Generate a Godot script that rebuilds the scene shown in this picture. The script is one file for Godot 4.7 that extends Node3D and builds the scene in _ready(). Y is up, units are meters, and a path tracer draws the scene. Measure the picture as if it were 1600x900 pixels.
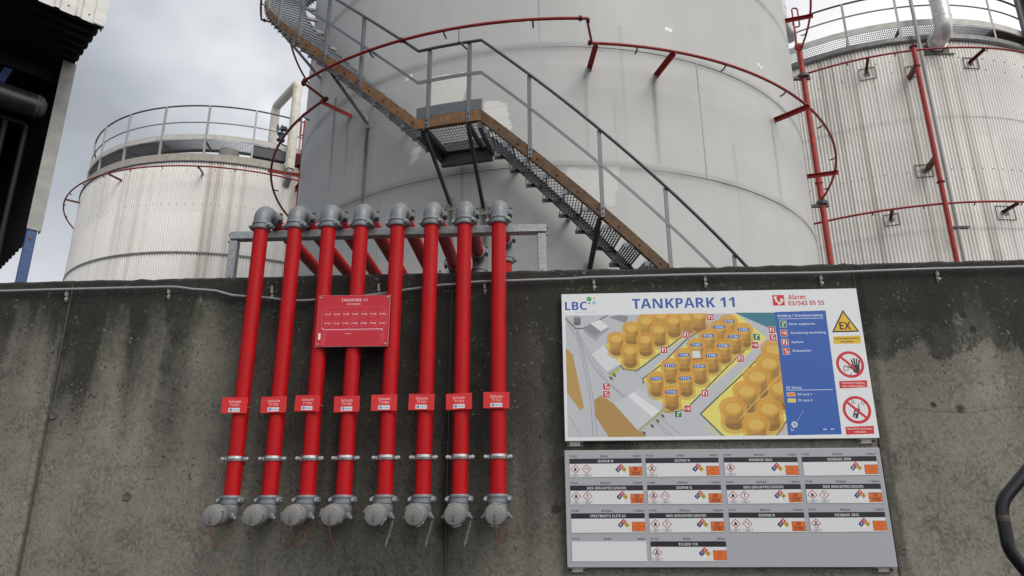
extends Node3D

# ---------------------------------------------------------------- helpers
const TC := Vector3(0.003, 0.0, -9.035)      # axis of the grey tank
const RC := 4.956
const TL := Vector3(-10.535, 0.0, -18.345)   # axis of the left clad tank
const TR := Vector3(9.168, 0.0, -15.389)     # axis of the right clad tank
const RB := 5.10
const TOP := 3.348                            # top of the concrete wall
var M := {}
var rng := RandomNumberGenerator.new()


class MB:
	var v := PackedVector3Array()
	var n := PackedVector3Array()
	var t := PackedVector2Array()
	var ix := PackedInt32Array()

	func tri(i: int, j: int, k: int) -> void:
		var c := (v[j] - v[i]).cross(v[k] - v[i])
		if c.dot(n[i] + n[j] + n[k]) > 0.0:
			ix.append_array([i, k, j])
		else:
			ix.append_array([i, j, k])

	func face(p: Array, out: Vector3, uv := []) -> void:
		var nn: Vector3 = (p[1] - p[0]).cross(p[2] - p[0])
		if nn.length_squared() < 1e-16 and p.size() > 3:
			nn = (p[2] - p[0]).cross(p[3] - p[0])
		nn = nn.normalized()
		if nn.dot(out) < 0.0:
			nn = -nn
		var b := v.size()
		for i in p.size():
			v.append(p[i]); n.append(nn)
			t.append(uv[i] if uv.size() else Vector2(p[i].x, -p[i].y))
		for i in range(1, p.size() - 1):
			tri(b, b + i, b + i + 1)

	func box(c: Vector3, s: Vector3, bs := Basis(), bev := 0.0) -> void:
		var h := s * 0.5
		var q := minf(bev, minf(h.x, minf(h.y, h.z)) * 0.9)
		var g := h - Vector3(q, q, q)
		for ax in 3:
			for sg in [-1.0, 1.0]:
				var a := (ax + 1) % 3
				var b := (ax + 2) % 3
				var p := []
				for k in [[-1, -1], [1, -1], [1, 1], [-1, 1]]:
					var w := Vector3.ZERO
					w[ax] = sg * h[ax]; w[a] = k[0] * g[a]; w[b] = k[1] * g[b]
					p.append(c + bs * w)
				var o := Vector3.ZERO
				o[ax] = sg
				face(p, bs * o)
		if q <= 0.0:
			return
		for ax in 3:
			var a := (ax + 1) % 3
			var b := (ax + 2) % 3
			for sa in [-1.0, 1.0]:
				for sb in [-1.0, 1.0]:
					var p := []
					for k in [[-1, 0], [1, 0], [1, 1], [-1, 1]]:
						var w := Vector3.ZERO
						w[ax] = k[0] * g[ax]
						w[a] = sa * (h[a] if k[1] == 0 else g[a])
						w[b] = sb * (g[b] if k[1] == 0 else h[b])
						p.append(c + bs * w)
					var o := Vector3.ZERO
					o[a] = sa; o[b] = sb
					face(p, bs * o)
		for sx in [-1.0, 1.0]:
			for sy in [-1.0, 1.0]:
				for sz in [-1.0, 1.0]:
					face([c + bs * Vector3(sx * h.x, sy * g.y, sz * g.z), c + bs * Vector3(sx * g.x, sy * h.y, sz * g.z), c + bs * Vector3(sx * g.x, sy * g.y, sz * h.z)], bs * Vector3(sx, sy, sz))

	# a straight bar of width w (across) and height h (towards up) between two points
	func bar(a: Vector3, b: Vector3, w: float, h: float, up := Vector3.UP) -> void:
		var d := (b - a).normalized()
		var x := d.cross(up)
		if x.length() < 1e-4:
			x = d.cross(Vector3.RIGHT)
		x = x.normalized()
		box((a + b) * 0.5, Vector3(w, h, (b - a).length()), Basis(x, x.cross(d), -d))

	func tube(p: PackedVector3Array, r: float, seg := 10, caps := true, radii := []) -> void:
		var m := p.size()
		var base := v.size()
		var d0 := (p[1] - p[0]).normalized()
		var u := d0.cross(Vector3.UP if absf(d0.y) < 0.9 else Vector3.RIGHT).normalized()
		var total := 0.0
		for i in m:
			var d: Vector3
			if i == 0: d = p[1] - p[0]
			elif i == m - 1: d = p[m - 1] - p[m - 2]
			else: d = (p[i + 1] - p[i]).normalized() + (p[i] - p[i - 1]).normalized()
			d = d.normalized()
			u = (u - d * u.dot(d)).normalized()
			var w := d.cross(u)
			if i: total += p[i].distance_to(p[i - 1])
			var rr: float = radii[i] if radii.size() else r
			for k in seg + 1:
				var a := TAU * k / seg
				var o := u * cos(a) + w * sin(a)
				v.append(p[i] + o * rr); n.append(o); t.append(Vector2(float(k) / seg, total))
		for i in m - 1:
			for k in seg:
				var q := base + i * (seg + 1) + k
				tri(q, q + 1, q + seg + 1); tri(q + 1, q + seg + 2, q + seg + 1)
		if caps:
			for e in [0, m - 1]:
				var d2: Vector3 = (p[0] - p[1]) if e == 0 else (p[m - 1] - p[m - 2])
				var pts := []
				for k in seg: pts.append(v[base + e * (seg + 1) + k])
				face(pts, d2)

	# prof: Vector2(radius, height) turned round the local y axis of xf; crease: flat shading along the profile
	func lathe(prof: Array, xf: Transform3D, seg := 16) -> void:
		for i in prof.size() - 1:
			var a: Vector2 = prof[i]
			var b: Vector2 = prof[i + 1]
			var e := (b - a).normalized()
			var nn := Vector2(e.y, -e.x)
			var base := v.size()
			for k in seg + 1:
				var c := TAU * k / seg
				var o := Vector3(cos(c), 0, sin(c))
				var no := (xf.basis * (o * nn.x + Vector3.UP * nn.y)).normalized()
				v.append(xf * (o * a.x + Vector3.UP * a.y)); n.append(no); t.append(Vector2(float(k) / seg, a.y))
				v.append(xf * (o * b.x + Vector3.UP * b.y)); n.append(no); t.append(Vector2(float(k) / seg, b.y))
			for k in seg:
				var q := base + k * 2
				tri(q, q + 1, q + 2); tri(q + 1, q + 3, q + 2)

	func grid(nu: int, nv: int, f: Callable) -> void:   # f(i, j) -> [point, normal, uv]
		var base := v.size()
		for j in nv + 1:
			for i in nu + 1:
				var r: Array = f.call(i, j)
				v.append(r[0]); n.append(r[1]); t.append(r[2])
		for j in nv:
			for i in nu:
				var q := base + j * (nu + 1) + i
				tri(q, q + 1, q + nu + 1); tri(q + 1, q + nu + 2, q + nu + 1)

	# a rectangular section w (along outs) by h (along ups) swept along points
	func sweep(p: PackedVector3Array, outs: PackedVector3Array, w: float, h: float, ups := PackedVector3Array()) -> void:
		var rows := []
		for i in p.size():
			var o := outs[i] * w * 0.5
			var u := (ups[i] if ups.size() else Vector3.UP) * h * 0.5
			rows.append([p[i] - o - u, p[i] + o - u, p[i] + o + u, p[i] - o + u])
		for i in p.size() - 1:
			for k in 4:
				var k2 := (k + 1) % 4
				var mid: Vector3 = (rows[i][k] + rows[i][k2]) * 0.5 - p[i]
				face([rows[i][k], rows[i][k2], rows[i + 1][k2], rows[i + 1][k]], mid)
		face(rows[0], p[0] - p[1])
		face(rows[-1], p[-1] - p[-2])

	func mesh() -> ArrayMesh:
		var a := []
		a.resize(Mesh.ARRAY_MAX)
		a[Mesh.ARRAY_VERTEX] = v; a[Mesh.ARRAY_NORMAL] = n; a[Mesh.ARRAY_TEX_UV] = t; a[Mesh.ARRAY_INDEX] = ix
		var m := ArrayMesh.new()
		m.add_surface_from_arrays(Mesh.PRIMITIVE_TRIANGLES, a)
		return m


func numbered(parent: Node, called: String) -> String:
	if not parent.has_node(NodePath(called)):
		return called
	var k := 1
	while parent.has_node(NodePath("%s_%03d" % [called, k])):
		k += 1
	return "%s_%03d" % [called, k]


func add_mesh(called: String, m: Mesh, material: Material, parent: Node = self, xf := Transform3D()) -> MeshInstance3D:
	var o := MeshInstance3D.new()
	o.name = numbered(parent, called)
	o.mesh = m
	o.material_override = material
	o.transform = xf
	parent.add_child(o, true)
	return o


func put(called: String, mb: MB, material: Material, parent: Node = self) -> MeshInstance3D:
	return add_mesh(called, mb.mesh(), material, parent)


func tag(o: Node, label: String, category: String, group := "") -> void:
	o.set_meta("label", label)
	o.set_meta("category", category)
	if group: o.set_meta("group", group)


func thing(called: String, label: String, category: String, at := Vector3.ZERO, group := "") -> Node3D:
	var o := Node3D.new()
	o.name = numbered(self, called)
	add_child(o, true)
	o.position = at
	tag(o, label, category, group)
	return o


func stuff(o: Node) -> void:
	o.set_meta("kind", "stuff")


func pol(c: Vector3, r: float, deg: float, y: float) -> Vector3:
	var a := deg_to_rad(deg)
	return Vector3(c.x + r * sin(a), y, c.z + r * cos(a))


func radial(deg: float) -> Vector3:
	return Vector3(sin(deg_to_rad(deg)), 0, cos(deg_to_rad(deg)))


func arc(c: Vector3, r: float, y: float, d0: float, d1: float, n: int) -> PackedVector3Array:
	var p := PackedVector3Array()
	for i in n + 1: p.append(pol(c, r, lerpf(d0, d1, float(i) / n), y))
	return p


func bend(p: Array, r: float, n := 6) -> PackedVector3Array:
	var o := PackedVector3Array([p[0]])
	for i in range(1, p.size() - 1):
		var a: Vector3 = (p[i - 1] - p[i]).normalized()
		var b: Vector3 = (p[i + 1] - p[i]).normalized()
		var half := acos(clampf(a.dot(b), -1, 1)) * 0.5
		var cut := r / tan(half)
		var c: Vector3 = p[i] + (a + b).normalized() * (r / sin(half))
		var s: Vector3 = p[i] + a * cut - c
		var e: Vector3 = p[i] + b * cut - c
		for k in n + 1: o.append(c + s.slerp(e, float(k) / n))
	o.append(p[-1])
	return o


func axis_xf(at: Vector3, y_dir: Vector3) -> Transform3D:      # local y along y_dir
	var y := y_dir.normalized()
	var x := y.cross(Vector3.BACK if absf(y.z) < 0.9 else Vector3.RIGHT).normalized()
	return Transform3D(Basis(x, y, x.cross(y)), at)


# ---------------------------------------------------------------- textures and materials
func noise_bytes(w: int, h: int, freq: float, oct: int, sd: int, kind := FastNoiseLite.TYPE_SIMPLEX_SMOOTH, grow := 1, seamless := true) -> PackedByteArray:
	var f := FastNoiseLite.new()
	f.seed = sd; f.frequency = freq; f.noise_type = kind; f.fractal_octaves = oct
	var im: Image = f.get_seamless_image(w, h) if seamless else f.get_image(w, h)
	im.convert(Image.FORMAT_L8)
	if grow > 1: im.resize(w * grow, h * grow, Image.INTERPOLATE_CUBIC)
	return im.get_data()


func grey_tex(d: PackedByteArray, w: int, h: int, lo: float, hi: float, c0 := Color.WHITE, gamma := 1.0) -> ImageTexture:
	var o := PackedByteArray()
	o.resize(w * h * 3)
	for i in w * h:
		var k := lerpf(lo, hi, pow(d[i] / 255.0, gamma))
		o[i * 3] = int(clampf(k * c0.r, 0, 1) * 255); o[i * 3 + 1] = int(clampf(k * c0.g, 0, 1) * 255); o[i * 3 + 2] = int(clampf(k * c0.b, 0, 1) * 255)
	return ImageTexture.create_from_image(Image.create_from_data(w, h, false, Image.FORMAT_RGB8, o))


func normal_tex(d: PackedByteArray, w: int, h: int, depth: float) -> ImageTexture:
	var im := Image.create_from_data(w, h, false, Image.FORMAT_L8, d)
	im.convert(Image.FORMAT_RGB8)
	im.bump_map_to_normal_map(depth)
	return ImageTexture.create_from_image(im)


func lin(r: float, g: float, b: float) -> Color:
	return Color(r, g, b).linear_to_srgb()


func mat(called: String, c: Color, rough: float, metal := 0.0, tex: Texture2D = null, scale := 1.0) -> StandardMaterial3D:
	var m := StandardMaterial3D.new()
	m.resource_name = called
	m.albedo_color = c
	m.roughness = rough
	m.metallic = metal
	if tex:
		m.albedo_texture = tex
		m.uv1_triplanar = true
		m.uv1_world_triplanar = true
		m.uv1_scale = Vector3.ONE * scale
	M[called] = m
	return m


func make_materials() -> void:
	var soft := noise_bytes(256, 256, 0.02, 4, 3)
	var fine := noise_bytes(256, 256, 0.09, 3, 5)
	var cell := noise_bytes(256, 256, 0.07, 1, 9, FastNoiseLite.TYPE_CELLULAR)
	var t_soft := grey_tex(soft, 256, 256, 0.72, 1.12)
	var t_fine := grey_tex(fine, 256, 256, 0.75, 1.1)
	var t_spangle := grey_tex(cell, 256, 256, 0.86, 1.06)
	var t_even := grey_tex(soft, 256, 256, 0.84, 1.06)
	var t_rough := grey_tex(soft, 256, 256, 0.25, 0.75)
	var ramp := PackedByteArray()
	ramp.resize(256 * 256 * 3)
	for i in 256 * 256:
		var k := smoothstep(0.25, 0.75, soft[i] / 255.0)
		var g := fine[i] / 255.0 * 0.4 + 0.8
		ramp[i * 3] = int(clampf(lerpf(0.44, 0.53, k) * g, 0, 1) * 255)
		ramp[i * 3 + 1] = int(clampf(lerpf(0.335, 0.39, k) * g, 0, 1) * 255)
		ramp[i * 3 + 2] = int(clampf(lerpf(0.235, 0.265, k) * g, 0, 1) * 255)
	var t_rust := ImageTexture.create_from_image(Image.create_from_data(256, 256, false, Image.FORMAT_RGB8, ramp))
	mat("galvanised", lin(0.40, 0.42, 0.44), 0.5, 0.45, t_spangle, 2.2)
	mat("galvanised_dark", lin(0.16, 0.175, 0.19), 0.55, 0.35, t_spangle, 2.2)
	mat("cast_grey", lin(0.25, 0.27, 0.29), 0.5, 0.25, t_fine, 4.0)
	mat("cast_light", lin(0.29, 0.29, 0.285), 0.55, 0.15, t_fine, 6.0)
	mat("bright_zinc", lin(0.6, 0.61, 0.63), 0.3, 0.8, t_fine, 5.0)
	mat("steel_bolt", lin(0.25, 0.25, 0.25), 0.4, 0.8)
	mat("dark_bolt", lin(0.03, 0.03, 0.035), 0.5, 0.2)
	var rp := mat("red_paint", lin(0.52, 0.004, 0.008), 0.33, 0.0, t_even, 1.3)
	rp.roughness = 1.0; rp.roughness_texture = t_rough
	rp.metallic_specular = 0.35
	rp.uv1_scale = Vector3(7.0, 0.55, 7.0)
	mat("red_old", lin(0.36, 0.022, 0.026), 0.5, 0.0, t_soft, 1.7)
	mat("red_bright", lin(0.42, 0.026, 0.022), 0.5, 0.0, t_soft, 1.7)
	mat("red_dark", lin(0.12, 0.012, 0.016), 0.55, 0.0, t_soft, 1.7)
	mat("rust_steel", Color.WHITE, 0.8, 0.0, t_rust, 1.1)
	mat("rust_dull", Color(0.80, 0.83, 0.88), 0.8, 0.0, t_rust, 1.1)
	mat("rust_bolt", lin(0.05, 0.032, 0.022), 0.8)
	mat("rust_chain", lin(0.26, 0.095, 0.035), 0.85)
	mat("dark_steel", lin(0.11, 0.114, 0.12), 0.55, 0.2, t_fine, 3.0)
	mat("rail_dark", lin(0.115, 0.12, 0.13), 0.45, 0.4, t_fine, 3.0)
	mat("rail_grey", lin(0.20, 0.215, 0.235), 0.5, 0.25, t_fine, 3.0)
	mat("rail_light", lin(0.46, 0.46, 0.46), 0.5, 0.2, t_fine, 3.0)
	mat("galvanised_tread", lin(0.17, 0.19, 0.215), 0.5, 0.35, t_spangle, 2.2)
	mat("white_weathered", lin(0.66, 0.65, 0.62), 0.6, 0.0, t_even, 0.6)
	mat("cream_pipe", lin(0.78, 0.74, 0.66), 0.5, 0.0, t_even, 0.9)
	mat("insulated_silver", lin(0.74, 0.74, 0.74), 0.36, 0.45, t_even, 1.3)
	mat("under_grey", lin(0.10, 0.105, 0.115), 0.6, 0.2, t_fine, 2.0)
	mat("brown_plank", lin(0.17, 0.105, 0.07), 0.8, 0.0, t_soft, 1.2)
	mat("valve_blue", lin(0.05, 0.07, 0.11), 0.5)
	mat("stained_shell", lin(0.48, 0.455, 0.40), 0.6, 0.0, t_even, 0.8)
	mat("gutter_grey", lin(0.23, 0.235, 0.235), 0.5, 0.3, t_soft, 0.8)
	mat("cable_grey", lin(0.36, 0.37, 0.40), 0.45, 0.0, t_fine, 3.0)
	mat("clip_pale", lin(0.42, 0.42, 0.38), 0.6, 0.0, t_fine, 5.0)
	mat("shed_shade_black", lin(0.008, 0.008, 0.009), 0.8, 0.0, t_soft, 0.7)  # near-black: the shade inside the shelter is put into the colour
	mat("shed_white", lin(0.80, 0.80, 0.76), 0.5, 0.0, t_even, 0.5)
	mat("shed_trim", lin(0.40, 0.41, 0.39), 0.5, 0.0, t_even, 0.7)
	mat("post_blue", lin(0.055, 0.115, 0.30), 0.5, 0.0, t_soft, 1.5)
	mat("duct_steel", lin(0.09, 0.095, 0.10), 0.32, 0.6, t_soft, 0.8)
	mat("brown_frame", lin(0.014, 0.012, 0.009), 0.7)
	mat("black_tube", lin(0.014, 0.015, 0.019), 0.35, 0.1, t_fine, 4.0)
	mat("tube_worn", lin(0.10, 0.075, 0.06), 0.6, 0.0, t_fine, 6.0)
	mat("asphalt", lin(0.06, 0.06, 0.058), 0.9, 0.0, t_fine, 0.8)
	mat("panel_edge", lin(0.78, 0.79, 0.80), 0.4, 0.3)
	mat("bracket_pale", lin(0.58, 0.56, 0.53), 0.5, 0.1, t_fine, 4.0)
	mat("weld_grey", lin(0.52, 0.52, 0.515), 0.6, 0.0, t_fine, 3.0)
	mat("roof_grey", lin(0.30, 0.30, 0.29), 0.7, 0.0, t_soft, 0.6)
	mat("shell_dark_patch", lin(0.20, 0.19, 0.17), 0.8, 0.0, t_fine, 4.0)
	mat("sealant", lin(0.12, 0.117, 0.10), 0.9, 0.0, t_fine, 3.0)
	mat("strap_grey", lin(0.35, 0.35, 0.36), 0.4, 0.3)


# concrete: x from -4.6 to 4.0, y from 0.98 to 3.40 fill the texture once
func concrete_material() -> StandardMaterial3D:
	var w := 2048
	var h := 576
	var coarse := noise_bytes(256, 72, 0.02, 4, 11, FastNoiseLite.TYPE_SIMPLEX_SMOOTH, 8, false)
	var mid := noise_bytes(1024, 288, 0.03, 4, 12, FastNoiseLite.TYPE_SIMPLEX_SMOOTH, 2, false)
	var fine := noise_bytes(2048, 576, 0.16, 3, 13, FastNoiseLite.TYPE_SIMPLEX_SMOOTH, 1, false)
	var grain := noise_bytes(2048, 576, 0.28, 2, 15, FastNoiseLite.TYPE_VALUE, 1, false)
	var drip := noise_bytes(2048, 36, 0.022, 4, 14, FastNoiseLite.TYPE_SIMPLEX_SMOOTH, 1, false)
	var o := PackedByteArray(); o.resize(w * h * 3)
	var hh := PackedByteArray(); hh.resize(w * h)
	var drips := [[-3.30, 0.22, 2.35, 0.62], [-2.62, 0.14, 2.05, 0.55], [-2.95, 0.10, 2.5, 0.35], [-3.95, 0.12, 2.3, 0.3], [0.38, 0.22, 1.7, 0.38], [0.02, 0.10, 1.5, 0.3], [2.45, 0.35, 2.35, 0.35], [-0.70, 0.06, 1.2, 0.2], [2.12, 0.05, 1.2, 0.35], [3.1, 0.2, 2.1, 0.35]]
	var seedn := 77
	var spots := [[-0.03, 3.03, 0.035], [0.01, 1.73, 0.025], [2.75, 2.96, 0.03], [2.80, 2.86, 0.02], [0.32, 2.86, 0.05], [-2.72, 3.04, 0.02], [2.46, 2.36, 0.02], [2.62, 2.33, 0.03]]
	for j in h:
		var y := 3.40 - (j + 0.5) / h * 2.42
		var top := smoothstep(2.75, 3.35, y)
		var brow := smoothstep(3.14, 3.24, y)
		var dj := mini(35, j / 16)
		for i in w:
			var x := -4.6 + (i + 0.5) / w * 8.6
			var k := j * w + i
			var c := coarse[k] / 255.0
			var m := mid[k] / 255.0
			var f := fine[k] / 255.0
			var s := drip[dj * w + i] / 255.0
			seedn = (seedn * 1103515245 + 12345) & 0x7fffffff
			var wn := (seedn >> 8 & 1023) / 1023.0
			var gr0 := grain[k] / 255.0
			var g2 := fine[(k * 3 + 7777) % (w * h)] / 255.0
			var base := 0.196 * (0.54 + 0.40 * c + 0.46 * m + 0.50 * (g2 - 0.5) + 0.85 * (gr0 - 0.5) + 0.30 * (wn - 0.5)) * (1.0 + 0.16 * smoothstep(2.0, 2.6, x) * smoothstep(2.75, 2.3, y))
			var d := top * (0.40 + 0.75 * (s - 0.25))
			# behind and around the eight pipes
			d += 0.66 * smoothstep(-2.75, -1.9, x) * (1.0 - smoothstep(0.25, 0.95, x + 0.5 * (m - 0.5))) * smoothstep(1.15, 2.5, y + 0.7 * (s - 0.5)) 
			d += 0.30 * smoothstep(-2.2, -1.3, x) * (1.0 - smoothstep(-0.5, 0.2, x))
			# the black growth right of the boards
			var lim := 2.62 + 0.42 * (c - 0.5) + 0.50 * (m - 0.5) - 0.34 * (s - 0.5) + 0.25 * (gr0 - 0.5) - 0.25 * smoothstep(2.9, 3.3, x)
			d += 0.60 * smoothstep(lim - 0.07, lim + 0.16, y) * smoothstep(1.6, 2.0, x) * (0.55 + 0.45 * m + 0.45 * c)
			# over the boards
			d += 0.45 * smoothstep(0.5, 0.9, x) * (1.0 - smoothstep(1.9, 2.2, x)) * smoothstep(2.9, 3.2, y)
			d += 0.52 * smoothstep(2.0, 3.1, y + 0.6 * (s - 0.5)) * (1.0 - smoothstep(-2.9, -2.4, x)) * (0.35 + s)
			for q in drips:
				var e: float = absf(x - q[0] + 0.10 * (m - 0.5)) / q[1]
				if e < 1.0:
					d += q[3] * (1.0 - e * e) * smoothstep(q[2] - 0.35, q[2] + 0.35, y) * (0.55 + 0.9 * m)
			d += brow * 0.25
			# fine cracks and casting lines
			var ck := absf(y - (2.325 + 0.02 * (s - 0.5) + 0.012 * sin(x * 9.0)))
			if x > 2.2 and x < 3.1: d += 0.28 * smoothstep(0.012, 0.002, ck) * (0.3 + 1.2 * m)
			ck = absf(y - (2.53 + 0.03 * sin(x * 3.1) + 0.02 * (m - 0.5)))
			if x > 2.15: d -= 0.10 * smoothstep(0.012, 0.002, ck)
			ck = absf(y - (2.02 + 0.015 * sin(x * 5.0) + 0.02 * (m - 0.5)))
			if x < -2.6 and x > -3.4: d += 0.3 * smoothstep(0.02, 0.003, ck) * m
			for q in spots:
				var e2: float = Vector2(x - q[0], y - q[1]).length() / q[2] + 1.2 * (m - 0.5)
				if e2 < 1.4: d += 0.75 * smoothstep(1.4, 0.5, e2)
			for jx in [-3.475, -0.695, 2.085]:
				var e3: float = absf(x - jx + 0.014 * (f - 0.5) + 0.01 * (m - 0.5))
				if e3 < 0.12: d += [0.55, 0.12, 0.30][int((jx + 3.5) / 2.7)] * smoothstep(0.022, 0.006, e3) * (0.35 + 0.8 * c) + 0.16 * smoothstep(0.10, 0.0, e3) * m
			var gr := grain[k] / 255.0
			var speck := smoothstep(0.60, 0.80, gr) * smoothstep(0.38, 0.62, m)
			d += speck * (0.34 + 0.3 * smoothstep(0.5, 0.7, c))
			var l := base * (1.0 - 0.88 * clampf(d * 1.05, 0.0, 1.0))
			if gr < 0.27 and m > 0.45:
				l += 0.22 * (0.27 - gr) / 0.27 * smoothstep(1.9, 2.5, y)
			var moss := smoothstep(0.55, 0.75, c) * smoothstep(2.6, 3.2, y) * 0.10
			o[k * 3] = int(255.0 * pow(clampf(l * 1.04, 0, 1), 0.4545))
			o[k * 3 + 1] = int(255.0 * pow(clampf(l * (0.99 + moss), 0, 1), 0.4545))
			o[k * 3 + 2] = int(255.0 * pow(clampf(l * (0.825 - moss), 0, 1), 0.4545))
			hh[k] = int(clampf(150.0 + 60.0 * (m - 0.5) + 70.0 * (gr - 0.5) - 60.0 * speck, 0, 255))
	var mt := StandardMaterial3D.new()
	mt.resource_name = "stained_concrete"
	mt.albedo_texture = ImageTexture.create_from_image(Image.create_from_data(w, h, false, Image.FORMAT_RGB8, o))
	mt.normal_enabled = true
	mt.normal_texture = normal_tex(hh, w, h, 2.0)
	mt.normal_scale = 0.6
	mt.roughness = 0.92
	return mt


# grey painted shell: arc from -7.8 to 7.8 m, y from 3 to 12
func grey_shell_material() -> StandardMaterial3D:
	var w := 2048
	var h := 1024
	var coarse := noise_bytes(256, 128, 0.02, 4, 21, FastNoiseLite.TYPE_SIMPLEX_SMOOTH, 8, false)
	var mid := noise_bytes(512, 256, 0.05, 4, 22, FastNoiseLite.TYPE_SIMPLEX_SMOOTH, 4, false)
	var drip := noise_bytes(2048, 16, 0.02, 4, 23, FastNoiseLite.TYPE_SIMPLEX_SMOOTH, 1, false)
	var seams := [4.391, 6.295, 8.199, 10.103]
	var patches := [[-1.76, -1.16, 7.36, 7.96], [-0.86, -0.50, 6.84, 7.36], [0.25, 0.94, 5.66, 6.27], [-2.02, -1.86, 6.62, 6.86], [-0.62, -0.50, 5.30, 5.36]]
	var streaks := [[3.98, 7.80, 1.6, 0.030, 0.55], [1.563, 7.78, 1.4, 0.035, 0.7], [0.554, 7.75, 1.3, 0.03, 0.4], [-3.41, 7.88, 1.1, 0.03, 0.5], [-2.92, 7.45, 1.6, 0.04, 1.5], [-3.85, 8.4, 1.7, 0.035, 0.9], [-1.36, 5.84, 1.3, 0.035, 1.5], [-0.87, 5.74, 1.3, 0.05, 1.5], [-4.5, 9.1, 1.0, 0.03, 0.5], [1.1, 8.6, 2.0, 0.03, 0.18], [-1.20, 6.4, 1.4, 0.02, 0.4], [2.9, 7.0, 1.6, 0.02, 0.2], [0.95, 7.3, 1.2, 0.015, 0.2]]
	var o := PackedByteArray(); o.resize(w * h * 3)
	for j in h:
		var y := 12.0 - (j + 0.5) / h * 9.0
		for i in w:
			var k := j * w + i
			var a := -7.8 + (i + 0.5) / w * 15.6
			var c := coarse[k] / 255.0
			var m := mid[k] / 255.0
			var s := drip[(j / 64) * w + i] / 255.0
			var l := 0.55 * (0.90 + 0.11 * c + 0.05 * m + 0.045 * (s - 0.5))
			for q in seams:
				var e: float = y - q
				if e < 0.16 and e > -0.30:
					l *= 1.0 - 0.24 * smoothstep(0.11, 0.03, absf(e)) * (0.35 + m) - 0.10 * smoothstep(0.30, 0.0, -e) * float(e < 0.0) * (0.3 + s) - 0.10 * smoothstep(0.03, 0.0, absf(e))
			o[k * 3] = int(255.0 * pow(l * 0.985, 0.4545)); o[k * 3 + 1] = int(255.0 * pow(l, 0.4545)); o[k * 3 + 2] = int(255.0 * pow(l * 0.995, 0.4545))
	# rust and dirt runs below what is welded on
	for q in streaks:
		var i0 := int((q[0] - 0.2 + 7.8) / 15.6 * w)
		var i1 := int((q[0] + 0.2 + 7.8) / 15.6 * w)
		var j0 := int((12.0 - q[1]) / 9.0 * h)
		var j1 := mini(h - 1, int((12.0 - q[1] + q[2]) / 9.0 * h))
		for j in range(j0, j1):
			var f := 1.0 - float(j - j0) / (j1 - j0)
			for i in range(i0, i1):
				var k := j * w + i
				var a := -7.8 + (i + 0.5) / w * 15.6
				var m := mid[k] / 255.0
				var e: float = absf(a - q[0] + 0.015 * (m - 0.5)) / q[3]
				var d: float = q[4] * (exp(-e * e) * (0.25 + 0.75 * f) + 0.12 * f * exp(-e * e * 0.06)) * (0.5 + 0.6 * m)
				d = clampf(d * 0.8, 0, 0.9)
				o[k * 3] = int(o[k * 3] * (1 - 0.58 * d)); o[k * 3 + 1] = int(o[k * 3 + 1] * (1 - 0.60 * d)); o[k * 3 + 2] = int(o[k * 3 + 2] * (1 - 0.68 * d))
	# brushed white touch-up paint
	for q in patches:
		for j in range(int((12.0 - q[3] - 0.1) / 9.0 * h), int((12.0 - q[2] + 0.1) / 9.0 * h)):
			var y := 12.0 - (j + 0.5) / h * 9.0
			for i in range(int((q[0] - 0.1 + 7.8) / 15.6 * w), int((q[1] + 0.1 + 7.8) / 15.6 * w)):
				var k := j * w + i
				var a := -7.8 + (i + 0.5) / w * 15.6
				var m := mid[k] / 255.0 - 0.5
				var br := drip[((i * 7) % 16) * w + (j * 5) % w] / 255.0 - 0.5
				var e := minf(minf(a - q[0], q[1] - a), minf(y - q[2], q[3] - y)) + 0.16 * m + 0.05 * br
				var f := smoothstep(-0.006, 0.010, e) * (0.90 if q[0] < 0.0 else 0.42)
				for u in 3: o[k * 3 + u] = int(lerpf(o[k * 3 + u], [233, 233, 228][u] + 14.0 * br, f))
	for q in [[-0.243, 8.667], [-0.15, 8.675], [1.86, 8.69], [1.92, 8.68], [3.80, 8.72], [3.87, 8.70], [-2.15, 8.05], [-2.08, 8.08]]:
		for j in range(int((12.0 - q[1] - 0.03) / 9.0 * h), int((12.0 - q[1] + 0.03) / 9.0 * h)):
			for i in range(int((q[0] - 0.03 + 7.8) / 15.6 * w), int((q[0] + 0.03 + 7.8) / 15.6 * w)):
				for u in 3: o[(j * w + i) * 3 + u] = 240
	var mt := StandardMaterial3D.new()
	mt.resource_name = "grey_shell_paint"
	mt.albedo_texture = ImageTexture.create_from_image(Image.create_from_data(w, h, false, Image.FORMAT_RGB8, o))
	mt.roughness = 0.5
	mt.metallic_specular = 0.4
	return mt


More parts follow.
